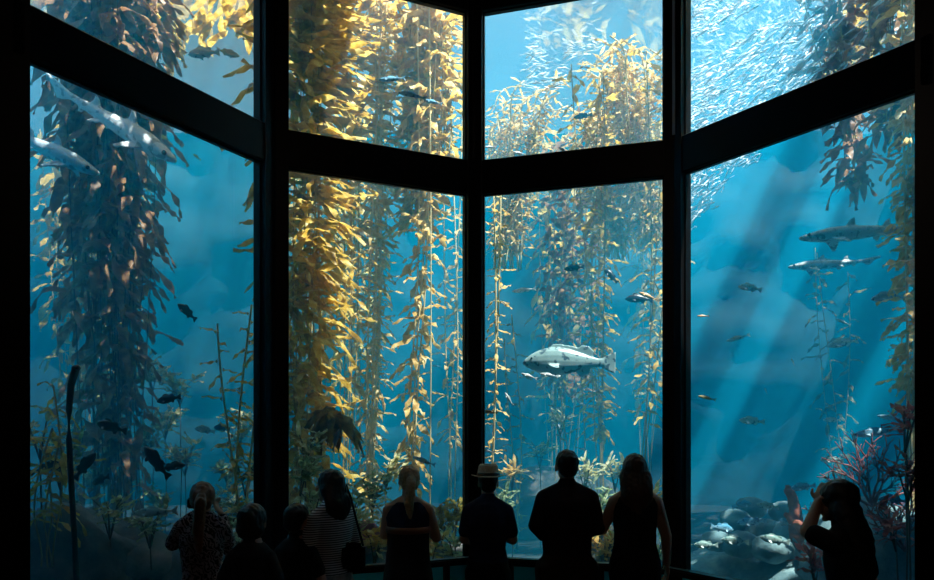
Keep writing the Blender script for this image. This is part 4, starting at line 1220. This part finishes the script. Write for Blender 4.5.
def belt(root, ln, hl, J):
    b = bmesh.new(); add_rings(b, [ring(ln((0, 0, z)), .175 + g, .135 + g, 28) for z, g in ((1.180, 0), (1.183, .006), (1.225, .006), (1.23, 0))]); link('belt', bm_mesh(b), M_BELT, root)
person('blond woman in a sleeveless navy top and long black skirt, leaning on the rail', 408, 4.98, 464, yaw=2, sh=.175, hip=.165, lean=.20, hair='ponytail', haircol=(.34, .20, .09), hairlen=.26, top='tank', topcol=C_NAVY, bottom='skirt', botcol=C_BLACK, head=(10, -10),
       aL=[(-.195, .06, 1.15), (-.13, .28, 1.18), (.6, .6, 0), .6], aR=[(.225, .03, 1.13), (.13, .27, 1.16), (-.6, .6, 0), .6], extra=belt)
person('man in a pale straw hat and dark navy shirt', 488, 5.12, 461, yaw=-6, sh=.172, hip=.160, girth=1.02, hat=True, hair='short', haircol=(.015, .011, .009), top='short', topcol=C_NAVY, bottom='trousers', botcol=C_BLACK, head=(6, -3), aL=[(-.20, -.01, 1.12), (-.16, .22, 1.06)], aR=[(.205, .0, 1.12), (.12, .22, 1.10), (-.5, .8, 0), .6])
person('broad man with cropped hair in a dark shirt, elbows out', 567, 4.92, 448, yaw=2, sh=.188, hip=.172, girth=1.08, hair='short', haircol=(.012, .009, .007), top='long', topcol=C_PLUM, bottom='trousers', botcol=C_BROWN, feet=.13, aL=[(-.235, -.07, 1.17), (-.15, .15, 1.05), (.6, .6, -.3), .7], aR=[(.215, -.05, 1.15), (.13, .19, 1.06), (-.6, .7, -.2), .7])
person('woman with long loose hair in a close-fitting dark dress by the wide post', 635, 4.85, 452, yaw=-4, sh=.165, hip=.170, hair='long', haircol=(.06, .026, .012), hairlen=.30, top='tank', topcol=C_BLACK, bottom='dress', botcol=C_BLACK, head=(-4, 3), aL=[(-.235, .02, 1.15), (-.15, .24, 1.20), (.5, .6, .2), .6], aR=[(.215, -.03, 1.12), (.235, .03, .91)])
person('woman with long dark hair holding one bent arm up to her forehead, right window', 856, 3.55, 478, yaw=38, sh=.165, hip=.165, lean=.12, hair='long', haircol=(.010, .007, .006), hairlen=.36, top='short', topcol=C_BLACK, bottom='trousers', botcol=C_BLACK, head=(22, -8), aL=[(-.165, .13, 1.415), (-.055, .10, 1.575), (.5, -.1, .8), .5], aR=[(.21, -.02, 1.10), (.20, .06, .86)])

# ------------------------------------------------------------------ things held and carried
def camera_thing(label, px, py, d, yaw):
    root = empty('camera', at(px, py, d), math.radians(yaw)); tag(root, label, 'camera')
    bm = bmesh.new(); add_box(bm, (-.055, -.02, -.036), (.055, .02, .036)); bmesh.ops.bevel(bm, geom=bm.edges[:], offset=.008, segments=2, affect='EDGES'); link('camera_body', bm_mesh(bm, smooth=False), M_PHONE, root)
    bm = bmesh.new(); add_tube(bm, [(0, .018, 0), (0, .03, 0), (0, .06, 0)], [.028, .030, .026], 16); link('lens', bm_mesh(bm), M_PHONE, root)
camera_thing('small black camera held up by the patterned-jacket person', 196, 503, 4.52, 8)
def handbag(label, p):
    root = empty('handbag', p); tag(root, label, 'bag')
    bm = bmesh.new(); add_box(bm, (-.10, -.045, -.11), (.10, .045, .09)); bmesh.ops.bevel(bm, geom=bm.edges[:], offset=.03, segments=3, affect='EDGES'); link('bag_body', bm_mesh(bm), C_BLACK, root)
    bm = bmesh.new(); add_tube(bm, [(-.085, 0, .07), (-.075, 0, .22), (-.05, -.0, .40), (-.03, 0, .50), (.0, 0, .40), (.05, 0, .2), (.085, 0, .07)], .008, 8); link('strap', bm_mesh(bm), C_BLACK, root)
handbag('black shoulder bag at the hip of the striped-top woman', at(351, 556, 4.60))

# ------------------------------------------------------------------ light, sky, camera
SUN_DIR = SUNV
sun = bpy.data.lights.new('sun', 'SUN'); sun.energy = 23.5; sun.angle = math.radians(.6); sun.color = (1, .97, .92)
so = bpy.data.objects.new('sun', sun); COL.objects.link(so); so.rotation_mode = 'QUATERNION'; so.rotation_quaternion = SUN_DIR.to_track_quat('-Z', 'Y'); so.location = (8, 4, 16)
w = bpy.data.worlds.new('sky'); SC.world = w; w.use_nodes = True
bg = w.node_tree.nodes['Background']; bg.inputs[0].default_value = (1.0, .93, 1.0, 1); bg.inputs[1].default_value = .9
al = bpy.data.lights.new('hall lamp', 'AREA'); al.energy = 7.0; al.size = .5; al.color = (1, .78, .6)
ao = bpy.data.objects.new('hall lamp', al); COL.objects.link(ao); ao.location = (.8, -1.5, 5.8)
ao.rotation_euler = V((-.2, 6.0, -4.6)).to_track_quat('-Z', 'Y').to_euler()

cam = bpy.data.cameras.new('camera'); co = bpy.data.objects.new('viewpoint', cam); COL.objects.link(co)
co.location = (0, 0, EYE); co.rotation_euler = (PI / 2, 0, 0)
cam.sensor_fit = 'HORIZONTAL'; cam.sensor_width = 36; cam.lens = 36 * FPX / 934; cam.shift_y = (HY - 290) / 934; cam.shift_x = (467 - CX) / 934
cam.clip_end = 200
SC.camera = co

SC.view_settings.view_transform = 'Standard'; SC.view_settings.look = 'None'; SC.view_settings.gamma = 1; SC.view_settings.exposure = 0
SC.view_settings.use_curve_mapping = False
cy = SC.cycles
cy.use_denoising = True
try: cy.denoiser = 'OPENIMAGEDENOISE'
except Exception: pass
cy.max_bounces = 8; cy.diffuse_bounces = 3; cy.glossy_bounces = 3; cy.transmission_bounces = 4; cy.volume_bounces = 2; cy.transparent_max_bounces = 16
cy.caustics_reflective = False; cy.caustics_refractive = False
cy.sample_clamp_indirect = 3.0
